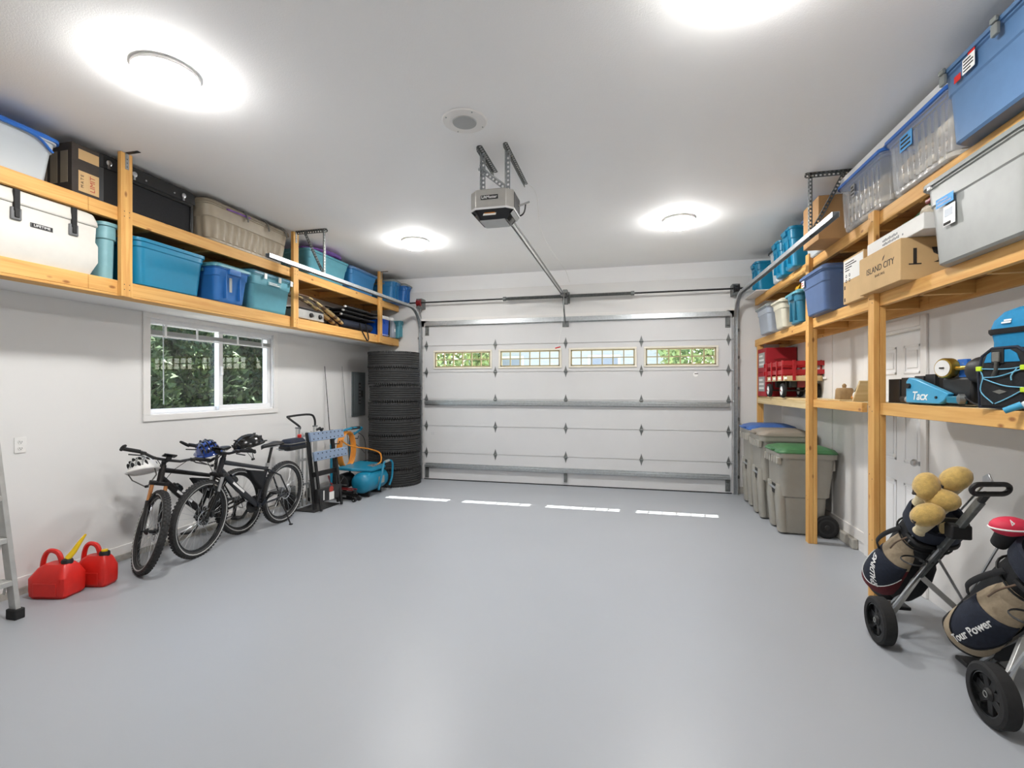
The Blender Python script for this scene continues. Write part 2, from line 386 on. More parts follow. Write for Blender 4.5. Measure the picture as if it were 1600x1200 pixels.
# side door in the right wall (six panels)
dr = bpy.data.objects.new('door_1', None); C.objects.link(dr); dr.location = (XR, 4.65, 0); tag(dr, 'white six panel side door behind the timber shelf post', kind='structure')
m = MB()
for a in ((dy0-.075,dy0,0,dz1+.075),(dy1,dy1+.075,0,dz1+.075),(dy0,dy1,dz1,dz1+.075)): m.box(XR-.018, XR, *a)
m.build('door_casing', 'white_trim', dr, bevel=.004, world=True)
m = MB()
for a in ((dy0,dy0+.02,0,dz1),(dy1-.02,dy1,0,dz1),(dy0+.02,dy1-.02,dz1-.02,dz1)): m.box(XR, XR+.14, *a)
m.build('door_jamb', 'white_trim', dr, world=True)
MB().box(XR+.05, XR+.085, dy0+.022, dy1-.022, .01, dz1-.022).build('door_leaf', 'white_vinyl', dr, world=True)
for z0, z1 in ((.2,.78),(.95,1.52),(1.67,1.9)):
    for y0, y1 in ((dy0+.12,4.59),(4.71,dy1-.12)):
        m = MB()
        for a in ((y0,y1,z0,z0+.02),(y0,y1,z1-.02,z1),(y0,y0+.02,z0,z1),(y1-.02,y1,z0,z1)): m.box(XR+.043, XR+.051, *a)
        p = m.build('panel_moulding', 'white_vinyl', dr, bevel=.003, world=True)
        MB().box(XR+.044, XR+.051, y0+.045, y1-.045, z0+.045, z1-.045).build('panel', 'white_vinyl', dr, bevel=.006, world=True)
MB().lathe([(.03,0),(.03,.008),(.012,.012),(.012,.04),(.027,.05),(.03,.065),(.02,.078),(.001,.08)], (XR+.05, dy0+.09, .98), (-1,0,0), 16).build('door_knob', 'steel', dr, world=True)

# ------------------------------------------------------------------ sectional garage door
gd = thing('garage_door', 'wide white sectional overhead door with four small windows', 'garage door', (-.97, 7.64, 0))
DX0, DX1 = -3.4, 1.46
zs = [0.012, .457, .912, 1.362, 1.815, 2.264, 2.65]
wins = [(-3.195,-2.225),(-2.05,-1.075),(-.9,.08),(.245,1.245)]
WZ0, WZ1 = 1.9, 2.155
for k in range(6):
    a, b = zs[k], zs[k+1]
    m = MB()
    if k == 4:
        m.box(DX0, DX1, 7.62, 7.66, a+.004, WZ0); m.box(DX0, DX1, 7.62, 7.66, WZ1, b-.004); m.box(DX0, DX1, 7.634, 7.659, a, a+.004); m.box(DX0, DX1, 7.634, 7.659, b-.004, b)
        xs = [DX0]+[x for w_ in wins for x in w_]+[DX1]
        for q in range(0, len(xs), 2): m.box(xs[q], xs[q+1], 7.62, 7.66, WZ0, WZ1)
    else: m.box(DX0, DX1, 7.62, 7.66, a+.004, b-.004).box(DX0, DX1, 7.634, 7.659, a, a+.004).box(DX0, DX1, 7.634, 7.659, b-.004, b)
    m.build('section', 'white_metal', gd, world=True, smooth=0)
for x0, x1 in wins:
    m = MB()
    for a in ((x0-.03,x1+.03,WZ1,WZ1+.028),(x0-.03,x1+.03,WZ0-.028,WZ0),(x0-.03,x0,WZ0,WZ1),(x1,x1+.03,WZ0,WZ1)): m.box(a[0], a[1], 7.603, 7.62, a[2], a[3])
    f = m.build('window_frame', 'sash_white', gd, bevel=.003, world=True)
    i0, i1, j0, j1 = x0+.016, x1-.016, WZ0+.016, WZ1-.016
    m = MB()
    for a in ((x0,x1,WZ1-.02,WZ1),(x0,x1,WZ0,WZ0+.02),(x0,x0+.02,WZ0,WZ1),(x1-.02,x1,WZ0,WZ1)): m.box(a[0], a[1], 7.61, 7.65, a[2], a[3])
    m.build('sash', 'muntin', f)
    for q in range(1, 6):
        x = x0+(x1-x0)*q/6; MB().box(x-.009, x+.009, 7.618, 7.645, WZ0+.02, WZ1-.02).build('muntin', 'muntin', f)
    MB().box(x0+.02, x1-.02, 7.6185, 7.6455, (WZ0+WZ1)/2-.008, (WZ0+WZ1)/2+.008).build('muntin', 'muntin', f)
    MB().box(x0+.01, x1-.01, 7.63, 7.634, WZ0+.01, WZ1-.01).build('pane', 'glass', f)
def strut(z, h=.055):
    m = MB(); d = .06
    m.loft([[V((x,7.62,z-h/2-.018)),V((x,7.612,z-h/2-.018)),V((x,7.612,z-h/2)),V((x,7.62-d,z-h/2)),V((x,7.62-d,z-h/2+.012)),V((x,7.617-d+.01,z-h/2+.012)),V((x,7.617-d+.01,z+h/2-.008)),V((x,7.612,z+h/2)),V((x,7.612,z+h/2+.018)),V((x,7.62,z+h/2+.018))] for x in (DX0+.03,DX1-.03)])
    m.build('strut', 'galv', gd, world=True, smooth=0)
strut(.24, .045); strut(1.303, .05); strut(2.635, .06)
hm = MB()   # diamond hinge
hm.prism([(-.028,0,0),(0,0,-.095),(.028,0,0),(0,0,.095)], (0,-.004,0)); hm.cyl((-.03,-.012,0),(.03,-.012,0),.011,n=8); hm.box(-.022,.022,-.01,0,-.03,.03)
for q in (-.06,.06): hm.cyl((0,0,q),(0,-.008,q),.007,n=6)
hme = hm.mesh('hinge'); hme.materials.append(M_['galv_dark'])
for z in zs[1:6]:
    for x in (DX0+.045, -2.139, -.98, .178, DX1-.045):
        h = bpy.data.objects.new('hinge', hme); C.objects.link(h); h.parent = gd; h.location = V((x, 7.62, z))-V(gd.location)
    for x, s in ((DX0-.01,-1),(DX1+.01,1)):
        MB().cyl((x-s*.05,7.605,z),(x+s*.035,7.605,z),.006,n=8).build('roller_stem', 'steel', gd, world=True)
for x in (DX0+.02, DX1-.09):
    for z0, z1 in ((.03,.21),(2.44,2.6)):
        MB().box(x, x+.07, 7.612, 7.62, z0, z1).build('corner_bracket', 'galv_dark', gd, bevel=.003, world=True)
        MB().box(x+.015, x+.055, 7.585, 7.612, z0+.03, z1-.05).build('roller_carrier', 'galv_dark', gd, bevel=.003, world=True)
MB().box(-1.005, -.955, 7.59, 7.62, .06, .2).build('lift_handle', 'galv_dark', gd, bevel=.005, world=True)
MB().box(DX0, DX1, 7.618, 7.664, 0, .014).build('bottom_seal', 'black_rubber', gd, world=True)
MB().box(-1.03, -.93, 7.6, 7.62, 2.52, 2.6).build('operator_bracket', 'galv_dark', gd, bevel=.003, world=True)
m = MB().tube(smoothpath([(-.98,7.55,2.56),(-.98,7.44,2.72),(-.98,7.3,2.9)],5), .012, 6); m.build('operator_arm', 'galv_dark', gd, world=True)
sk = MB().lathe([(.001,0),(.035,0),(.035,.001),(.001,.001)], (.96,7.6205,1.755), (0,-1,0), 18).build('sticker', 'paper', gd, world=True); sk.scale = (1,1,1)
MB().box(.945,.995,7.6185,7.6192,1.76,1.772).build('sticker_print', 'ink', gd, world=True)
for q in range(4): MB().cyl((-3.26+.03*(q%2),7.62,.79-.025*(q//2)),(-3.26+.03*(q%2),7.618,.79-.025*(q//2)),.004,n=6).build('rivet', 'galv_dark', gd, world=True)
# outside weather stop
m = MB().box(DX0-.1, gx0+.02, 7.665, 7.70, 0, 2.7); m.box(gx1-.02, DX1+.1, 7.665, 7.70, 0, 2.7); m.box(DX0-.1, DX1+.1, 7.665, 7.70, 2.6, 2.74)
struct('trim_5', m, 'white_trim', label='white stop moulding framing the garage door opening')

# tracks
def track(x, s, yend, label):
    t = thing('door_track', label, 'door track', (x, 7.55, 0), group='overhead door tracks')
    prof = [(-.025*s, -.02), (-.025*s, .02), (.025*s, .02), (.025*s, -.02), (.021*s, -.02), (.021*s, .016), (-.021*s, .016), (-.021*s, -.02)]  # (lateral, away from room)
    path = [((x,7.58,0), (0,1,0)), ((x,7.58,2.5), (0,1,0))]
    r = .38
    for k in range(1, 9):
        a = R(90*k/8); path.append(((x, 7.58-r+r*math.cos(a), 2.5+r*math.sin(a)), (0, math.cos(a), math.sin(a))))
    path.append(((x, yend, 2.86), (0,0,1)))
    rings = [[V(p)+V((l,0,0))+V(n)*d for l, d in prof] for p, n in path]
    MB().loft(rings[:2]).build('vertical_rail', 'galv', t, world=True, smooth=0)
    MB().loft(rings[1:10]).build('curved_rail', 'galv', t, world=True, smooth=40)
    MB().loft(rings[9:]).build('horizontal_rail', 'galv', t, world=True, smooth=0)
    MB().box(x+s*.025-.002, x+s*.025+.002, 7.59, 7.68, 0, 2.55).box(x+s*.025, x+s*.07, 7.672, 7.68, 0, 2.95).build('wall_angle', 'galv', t, world=True)
    for z in (.25, .62, 1.1, 1.55, 2.0, 2.4):
        MB().box(x+min(0,s*.06), x+max(0,s*.06), 7.6, 7.672, z-.02, z+.02).build('jamb_bracket', 'galv_dark', t, world=True, bevel=.003)
    return t
track(-3.45, -1, 4.02, 'galvanized overhead door track in front of the left shelf')
track(1.505, 1, 4.08, 'galvanized overhead door track in front of the right shelf')
def perf(m, p0, p1, wd, n, nrm, t=.003):
    """one perforated flange: two edge strips and rungs, so the holes are open"""
    p0, p1, n_ = V(p0), V(p1), V(nrm).normalized(); ax = (p1-p0).normalized(); sd_ = n_.cross(ax)
    for q in (-1, 1): m.bar(p0+sd_*q*wd*.36, p1+sd_*q*wd*.36, wd*.28, t, n_)
    L_ = (p1-p0).length
    for k in range(n+1):
        c = p0+ax*(L_*k/n); m.obox(c, (L_/n*.48, wd*.6, t), Matrix((ax, sd_, n_)).transposed())
def angle(name, parent, p0, p1, n1, n2, wd=.034, mt='galv_dark', world=True):
    L_ = (V(p1)-V(p0)).length; k = max(3, int(L_/.032)); m = MB(); n1, n2 = V(n1), V(n2)
    perf(m, V(p0)+n2*wd/2, V(p1)+n2*wd/2, wd, k, n1); perf(m, V(p0)+n1*wd/2, V(p1)+n1*wd/2, wd, k, n2)
    return m.build(name, mt, parent, world=world, smooth=0)
def hanger(x, y, s, label):
    t = thing('track_hanger', label, 'bracket', (x, y, ZC), group='perforated track hangers')
    angle('ceiling_angle', t, (x-s*.02,y,ZC-.002), (x+s*.38,y,ZC-.002), (0,0,-1), (0,-1,0))
    angle('drop_angle', t, (x,y,2.87), (x,y,ZC), (s,0,0), (0,-1,0))
    angle('brace', t, (x+s*.01,y-.008,2.9), (x+s*.26,y-.008,ZC-.01), (0,-1,0), (s*.8,0,-.6))
hanger(-3.45, 4.95, -1, 'perforated steel hanger holding the left door track')
hanger(1.505, 4.66, 1, 'perforated steel hanger holding the right door track')

# torsion shaft
ts = thing('torsion_spring_assembly', 'dark steel torsion bar with grey coil springs above the garage door', 'torsion spring', (-.97, 7.52, 2.99))
ty, tz = 7.52, 2.99
MB().cyl((-3.62,ty,tz),(1.68,ty,tz),.013,n=10).build('shaft', 'dark_steel', ts, world=True)
for x0, x1 in ((-1.95,-1.02),(-.93,.045)):
    n = 70; prof = []
    for k in range(n):
        h = (x1-x0)*k/n; d = (x1-x0)/n; prof += [(.022,h),(.03,h+d*.5)]
    prof.append((.022, x1-x0)); MB().lathe(prof, (x0,ty,tz), (1,0,0), 12).build('coil_spring', 'galv_dark', ts, world=True, smooth=0)
for x in (-1.955, .05): MB().cyl((x-.025,ty,tz),(x+.025,ty,tz),.034,n=14).build('winding_cone', 'galv_dark', ts, world=True)
m = MB().box(-1.01,-.94,7.49,7.6,2.87,3.09); m.build('centre_bracket', 'galv_dark', ts, bevel=.004, world=True)
MB().box(-1.03,-.92,7.6,YD,2.9,3.07).build('mount_plate', 'galv_dark', ts, world=True)
for x, mt in ((-3.45,'red_dark'),(1.5,'dark_steel')):
    m = MB().lathe([(.03,-.04),(.055,-.035),(.055,-.02),(.046,-.015),(.046,.02),(.06,.025),(.06,.04),(.03,.045)], (x,ty,tz), (1,0,0), 18); m.build('cable_drum', mt, ts, world=True)
    MB().box(x-.05, x+.05, 7.52, YD, 2.9, 3.06).build('end_bearing_plate', 'galv_dark', ts, world=True)
for x in (-3.44, 1.49): MB().cyl((x,7.59,.1),(x,7.57,2.95),.002,n=6).build('lift_cable', 'galv', ts, world=True)

# opener
op = thing('garage_door_opener', 'grey and black garage door opener hung from perforated ceiling straps', 'door opener', (-1.05, 3.7, 2.95))
ox, oy, oz = -1.025, 3.66, 2.875
def oct_ring(hw, hd, ch, z): return [V((ox+x,oy+y,z)) for x,y in ((-hw+ch,-hd),(hw-ch,-hd),(hw,-hd+ch),(hw,hd-ch),(hw-ch,hd),(-hw+ch,hd),(-hw,hd-ch),(-hw,-hd+ch))]
MB().loft([oct_ring(.17,.15,.05,oz+.055),oct_ring(.17,.15,.05,oz+.19),oct_ring(.155,.135,.05,oz+.2)]).build('housing', 'opener_grey', op, bevel=.006, world=True)
MB().loft([oct_ring(.172,.152,.05,oz+.042),oct_ring(.174,.154,.05,oz+.056)]).build('trim_band', 'white_metal', op, world=True)
MB().loft([oct_ring(.115,.1,.03,oz-.02),oct_ring(.168,.148,.05,oz+.042)]).build('lower_cover', 'black_gloss', op, world=True)
MB().box(ox-.1, ox+.1, oy-.095, oy+.08, oz-.028, oz-.018).build('light_lens', 'lens', op, bevel=.006, world=True)
for s_ in (-1,1):
    m = MB().loft([[V((ox+s_*.173,oy+y,oz+z)) for y,z in ((-.09,.06),(.1,.06),(.1,.18),(-.09,.18))],[V((ox+s_*.17,oy+y,oz+z)) for y,z in ((-.09,.06),(.1,.06),(.1,.18),(-.09,.18))]])
    m.build('side_grille', 'black', op, world=True)
for s_ in (-1,1):
    m = MB().add([(ox+s_*.145,oy-.1,oz+.012),(ox+s_*.145,oy+.1,oz+.012),(ox+s_*.168,oy+.1,oz+.038),(ox+s_*.168,oy-.1,oz+.038)],[(0,1,2,3)])
    m.build('side_lens', 'lens', op, world=True)
MB().box(ox-.075, ox+.06, oy-.1535, oy-.149, oz+.115, oz+.147).build('badge', 'black', op, world=True)
text('LiftMaster', .03, 'white_ink', op, (ox-.008, oy-.1545, oz+.131), world=True)
nrm = V((0,-.79,-.62))
MB().obox((ox-.01, oy-.1315, oz+.013), (.1,.002,.042), RX(-40)).build('warning_label', 'card_white', op, world=True)
MB().obox((ox-.01, oy-.1325, oz+.019), (.085,.002,.008), RX(-40)).build('warning_print', 'orange_hose', op, world=True)
MB().tube(arc((ox,oy-.05,oz+.19),.05,0,180,8,(1,0,0),(0,0,.6)),.008,6).build('bail', 'dark_steel', op, world=True)
angle('hanging_strap', op, (ox-.1,oy-.06,oz+.2), (ox-.1,oy-.06,ZC-.03), (1,0,0), (0,-1,0), mt='galv')
angle('hanging_strap', op, (ox+.1,oy-.06,oz+.2), (ox+.1,oy-.06,ZC-.03), (1,0,0), (0,-1,0), mt='galv')
angle('cross_strap', op, (ox-.1,oy-.068,ZC-.13), (ox+.1,oy-.068,oz+.24), (0,-1,0), (-.7,0,-.7), mt='galv')
angle('ceiling_strap', op, (ox-.11,3.52,ZC-.001), (ox-.11,3.98,ZC-.001), (0,0,-1), (1,0,0), wd=.04)
angle('ceiling_strap', op, (ox+.1,3.52,ZC-.001), (ox+.1,4.28,ZC-.001), (0,0,-1), (1,0,0), wd=.03)
rail = MB().box(-.998,-.958,3.8,7.5,2.975,3.0); rail.build('rail', 'steel', op, bevel=.003, world=True)
MB().box(-1.002,-.994,3.8,7.5,2.965,2.985).box(-.962,-.954,3.8,7.5,2.965,2.985).build('rail_flange', 'galv_dark', op, world=True)
MB().box(-1.01,-.946,7.2,7.3,2.945,2.99).build('trolley', 'galv_dark', op, bevel=.004, world=True)
MB().box(-1.01,-.946,7.46,7.52,2.95,3.03).build('header_bracket', 'dark_steel', op, bevel=.004, world=True)
MB().cyl((ox+.173,oy+.05,oz+.12),(ox+.25,oy+.1,oz+.165),.008,n=8).build('antenna_arm', 'galv', op, world=True)
MB().tube(bez([(ox+.17,oy+.1,oz+.06),(ox+.22,oy+.1,oz+.06),(ox+.22,oy+.1,oz+.16)],8),.006,6).build('power_cord', 'black', op, world=True)
MB().tube(smoothpath([(ox+.14,4.25,ZC-.01),(ox+.19,4.4,3.34),(-.93,5.2,3.25),(-.9,6.3,3.22),(-.9,7.0,3.26),(-.9,7.5,3.2)],8),.003,5).build('wire', 'white_plastic', op, world=True)
MB().tube(smoothpath([(-.96,7.25,2.94),(-1.0,7.28,2.5),(-1.06,7.3,2.2)],6),.003,5).build('release_cord', 'white_plastic', op, world=True)
MB().cyl((-1.1,7.3,2.16),(-1.02,7.3,2.18),.009,n=8).build('release_handle', 'red_plastic', op, world=True)

# ceiling lamps
for x, y, lb in ((-2.634,2.259,'frosted dome ceiling light nearest, at upper left of the ceiling'),(-2.618,5.601,'frosted dome ceiling light above the tire stack end, left of the opener'),(.53,5.563,'frosted dome ceiling light on the right half of the ceiling'),(.53,2.26,'frosted dome ceiling light overhead, just right of the camera')):
    t = thing('ceiling_light', lb, 'ceiling light', (x,y,ZC), group='round ceiling lights')
    MB().lathe([(.165,0),(.172,-.012),(.168,-.025),(.15,-.03)], (0,0,0), (0,0,1), 32).build('base_ring', 'white_plastic', t)
    MB().lathe([(.158,-.026),(.156,-.05),(.142,-.078),(.11,-.098),(.06,-.108),(.001,-.111)], (0,0,0), (0,0,1), 32).build('dome', 'lamp_glass', t)
    ld = bpy.data.lights.new('bulb', 'AREA'); ld.shape = 'DISK'; ld.size = .22; ld.energy = LAMP_W; ld.color = (1,.99,.975); lo = bpy.data.objects.new('bulb', ld); C.objects.link(lo); lo.parent = t; lo.location = (0,0,-.114)
sp = thing('ceiling_speaker', 'round white ceiling speaker with perforated grey centre', 'speaker', (-1.108,3.16,ZC))
MB().lathe([(.15,0),(.158,-.006),(.15,-.012),(.09,-.014),(.001,-.014)], n=40).build('flange', 'white_trim', sp)
MB().lathe([(.085,-.013),(.082,-.02),(.04,-.022),(.001,-.022)], n=32).build('grille', 'lens', sp)
for a in (40,130,220,310): MB().lathe([(.005,-.012),(.005,-.017),(.001,-.017)], (.135*math.cos(R(a)),.135*math.sin(R(a)),0), n=8).build('screw', 'galv', sp)

# outlet, breaker panel, hooks on the left wall
t = thing('power_outlet', 'white duplex wall outlet above the red fuel cans', 'outlet', (XL, 2.65, 1.125))
MB().box(0,.007,-.037,.037,-.06,.06).build('cover_plate', 'white_plastic', t, bevel=.003)
for z in (-.024,.024):
    s_ = MB().lathe([(.017,.006),(.016,.011),(.001,.011)], (0,0,z), (1,0,0), 16).build('socket', 'white_plastic', t)
    MB().box(.011,.0116,-.008,-.005,z-.004,z+.007).box(.011,.0116,.005,.008,z-.004,z+.006).cyl((.011,0,z-.009),(.0116,0,z-.009),.003,n=8).build('slot', 'ink', s_)
t = thing('breaker_panel', 'dark grey electrical breaker panel on the white wall beside tires', 'breaker panel', (XL, 7.31, 1.45))
MB().box(0,.02,-.2,.2,-.37,.37).build('cover', 'panel_grey', t, bevel=.004)
MB().box(.02,.03,-.155,.155,-.33,.33).build('door', 'panel_grey', t, bevel=.004)
MB().box(.03,.036,-.035,.03,-.17,.19).build('breaker_window', 'black', t, bevel=.003)
for k in range(6): MB().box(.036,.045,-.03,.025,-.15+.055*k,-.115+.055*k).build('breaker', 'grey_plastic', t, bevel=.002)
MB().box(.03,.044,.05,.075,-.05,.06).build('latch', 'dark_steel', t, bevel=.003)

# ------------------------------------------------------------------ outside
struct('ground', MB().box(-40,40,YD+.36,60,-.2,-.05).box(-40,XL-T-.02,-30,YD+.36,-.2,-.05), 'outside_ground')
rnd = random.Random(7)
def leafmesh(rx, rz, n, seed, size=.06, conifer=True):
    r_ = random.Random(seed); m = MB()
    for k in range(n):
        z = r_.random(); a = r_.uniform(0, 2*PI); lump = 1+.18*math.sin(5*a+z*9)+.12*math.sin(11*z+3*a)
        rad = rx*lump*((1-z)**.55 if conifer else math.sqrt(max(.02, 1-(2*z-1)**2)))*math.sqrt(r_.uniform(.55,1))
        c = V((rad*math.cos(a), rad*math.sin(a), .15+z*rz)); d = V((math.cos(a)*.6+r_.gauss(0,.5), math.sin(a)*.6+r_.gauss(0,.5), r_.gauss(.3,.6))).normalized()
        s_ = V((r_.gauss(0,1),r_.gauss(0,1),r_.gauss(0,1))).cross(d).normalized()*size*r_.uniform(.3,.55); L_ = size*r_.uniform(.8,1.7)
        m.add([c-s_, c+d*L_*.5-s_*.6, c+d*L_, c+s_],[(0,1,2,3)])
    me = bpy.data.meshes.new('foliage'); me.from_pydata(m.v, [], m.f); return me
def shrub(name, label, loc, mesh, mt, trunk_h, group, sc=1):
    t = thing(name, label, 'shrub' if 'shrub' in name else 'tree', loc, rnd.uniform(0,360), group); t.scale = (sc,sc,sc)
    me = mesh.copy(); me.materials.append(M_[mt]); f = bpy.data.objects.new('foliage', me); C.objects.link(f); f.parent = t; f['kind'] = 'stuff'; f.location = (0,0,trunk_h)
    MB().cyl((0,0,-.05),(0,0,trunk_h+1.2),.09,.04,n=8).build('trunk', 'bark', t)
fa = leafmesh(.85, 3.2, 9000, 1, .085); fb = leafmesh(.95, 3.6, 9000, 2, .085); fc = leafmesh(1.0, 2.6, 7000, 5, .1, False)
for k, (x, y, f, mt, lb) in enumerate(((-6.9,5.2,fa,'foliage','dark evergreen shrub at the left edge of the window view'),(-7.0,6.5,fb,'foliage','dense evergreen shrub left of the window mullion'),(-6.7,7.7,fa,'foliage','tall evergreen shrub right of the window mullion'),(-7.0,8.9,fb,'foliage','evergreen shrub at the right edge of the window view'),
        (-8.2,6.2,fc,'foliage_light','light green leafy shrub behind the evergreens, left half of window'),(-8.3,8.6,fc,'foliage_light','light green leafy shrub behind the evergreens, right half of window'),(-8.1,10.4,fc,'foliage','rounded shrub far behind the evergreens'))):
    shrub('garden_shrub', lb, (x,y,-.05), f, mt, .05 if f is not fc else .4, 'shrubs outside the window', 1 if f is not fc else 1.3)
for x, y, f, mt, sc, lb in ((-9.5,16,fb,'foliage',1.5,'green tree outside behind the leftmost door window'),(-6.6,17,fc,'foliage_light',1.7,'light green tree outside the leftmost door window'),(2.6,16,fc,'foliage_light',1.6,'light green tree outside the rightmost door window'),(4.6,17.5,fb,'foliage',1.5,'dark green tree outside the rightmost door window')):
    shrub('yard_tree', lb, (x,y,-.05), f, mt, .5, 'trees across the driveway', sc)
hs = thing('neighbour_house', 'grey sided house across the driveway seen through door windows', 'house', (-2.4,20,0))
for k in range(14): MB().box(-4.6,4.2,-.02-.012*(k%2),.1,k*.24,k*.24+.236).build('siding_board', 'siding', hs)
MB().box(-4.55,4.15,.1,4,0,3.35).build('wall', 'siding', hs)
for x in (-2.6, 1.4):
    f = MB().box(x-.65,x+.65,-.08,-.03,1.7,2.9).build('window_frame', 'white_trim', hs); MB().box(x-.55,x+.55,-.09,-.075,1.8,2.8).build('pane', 'bluegrey_tote', f)
MB().prism([(-5,-.5,3.3),(-5,2,4.7),(-5,4.5,3.3)],(9.6,0,0)).build('roof', 'roof', hs, smooth=0)
# ------------------------------------------------------------------ timber shelving
def beam(name, parent, x0, x1, y0, y1, z0, z1, mt=None):
    d = (x1-x0, y1-y0, z1-z0); ax = d.index(max(d)); mt = mt or 'pine_'+'xyz'[ax]
    return MB().box(x0,x1,y0,y1,z0,z1).build(name, mt, parent, bevel=.003, world=True)
LU, LL = 2.975, 2.40          # deck tops on the left
XF = -3.89
sh = thing('storage_shelf', 'two tier pine wall shelf hung from the ceiling on the left', 'shelf', (XL+.3, 4.5, LL-.12))
for zt, nm in ((LU,'u'),(LL,'l')):
    for y0, y1 in ((-.6,1.2),(1.2,2.72),(2.72,4.95),(4.95,7.66)):
        beam('front_beam', sh, XF-.038, XF, y0, y1-.002, zt-.105, zt)
        beam('ledger', sh, XL+.002, XL+.04, y0, y1-.002, zt-.11, zt-.014)
    for y0, y1 in ((-.6,1.8),(1.8,4.2),(4.2,6.0),(6.0,7.66)):
        beam('deck_board', sh, XL+.002, XF-.039, y0, y1-.003, zt-.013, zt-.001, 'deck_y')
    for k in range(14):
        y = -.4+.6*k; beam('joist', sh, XL+.04, XF-.038, y, y+.038, zt-.1, zt-.014)
for y0, y1 in ((-.6,1.8),(1.8,4.2),(4.2,6.0),(6.0,7.66)):
    beam('under_board', sh, XF-.14, XF, y0, y1-.002, LL-.124, LL-.1055); beam('soffit_panel', sh, XL+.002, XF-.141, y0, y1-.002, LL-.122, LL-.1105, 'wall_paint')
for y in (.95, 2.97, 4.955, 6.97):
    beam('post', sh, XF+.001, XF+.039, y-.045, y+.045, LL-.124, ZC-.004)
    for zz in (LU-.05, LL-.05):
        for q in (-.02,.02):
            for r_ in (-.02,.02): MB().cyl((XF+.039,y+q,zz+r_),(XF+.0402,y+q,zz+r_),.004,n=6).build('screw', 'dark_steel', sh, world=True)
    MB().box(XF+.039,XF+.042,y-.014,y+.014,ZC-.13,ZC-.004).build('corner_brace', 'galv', sh, world=True)
    MB().box(XF+.042,XF+.16,y-.014,y+.014,ZC-.006,ZC-.002).build('corner_brace', 'dark_steel', sh, world=True)
    for q in (.03,.06,.09): MB().cyl((XF+.042,y,ZC-.02-q),(XF+.0432,y,ZC-.02-q),.004,n=6).build('screw', 'dark_steel', sh, world=True)

RU, RM, RT, RW = 2.85, 2.25, 1.45, 1.44
XB = 1.78
rs = thing('storage_shelf', 'pine post shelf unit along the right wall with grey wheeled bins under it', 'shelf', (1.95, 5.0, 0))
for zt in (RU, RM):
    for y0, y1 in ((.5,2.0),(2.0,4.09),(4.09,5.4),(5.4,7.66)):
        beam('front_beam', rs, XB, XB+.038, y0, y1-.002, zt-.095, zt)
        beam('ledger', rs, XR-.04, XR-.002, y0, y1-.002, zt-.12, zt-.016)
    for y0, y1 in ((.5,2.9),(2.9,5.3),(5.3,7.66)): beam('deck_board', rs, XB+.039, XR-.002, y0, y1-.003, zt-.014, zt-.001, 'deck_y')
    for k in range(12): y = .6+.6*k; beam('joist', rs, XB+.038, XR-.04, y, y+.038, zt-.1, zt-.015)
for y, z1 in ((.9,RU),(4.1,RU+.01),(5.42,RU+.05)):
    beam('post', rs, XB-.039, XB-.001, y-.045, y+.045, 0, z1)
    beam('inner_post', rs, XB+.001, XB+.039, y-.045, y+.045, 0, RM-.097)
    for zz in (RU-.05, RM-.05, RT-.05, .9, .45):
        for q in (-.02,.02): MB().cyl((XB-.039,y+q,zz+q*.8),(XB-.0402,y+q,zz+q*.8),.004,n=6).build('screw', 'dark_steel', rs, world=True)
beam('post', rs, XB-.02, XB+.06, 7.43, 7.47, 0, RM-.1)
beam('shelf_board', rs, XB+.001, XR-.03, 5.47, 7.42, RW-.02, RW, 'pale_wood'); beam('front_beam', rs, XB-.02, XB+.018, 5.47, 7.43, RW-.1, RW-.021, 'pale_wood')
beam('shelf_board', rs, XB+.0405, XR-.022, 4.35, 5.466, RW-.018, RW, 'pale_wood'); beam('front_beam', rs, XB+.0005, XB+.04, 4.34, 5.374, RW-.075, RW)
beam('front_beam', rs, XB+.0005, XB+.038, .5, 4.054, RT-.089, RT-.002); 
for y0, y1 in ((.5,2.2),(2.2,4.05)): beam('shelf_board', rs, XB+.039, XR-.022, y0, y1-.003, RT-.014, RT, 'pale_wood')
beam('shelf_end_panel', rs, 1.64, XR-.01, 7.0, 7.66, RU+.001, RU+.014, 'white_trim')

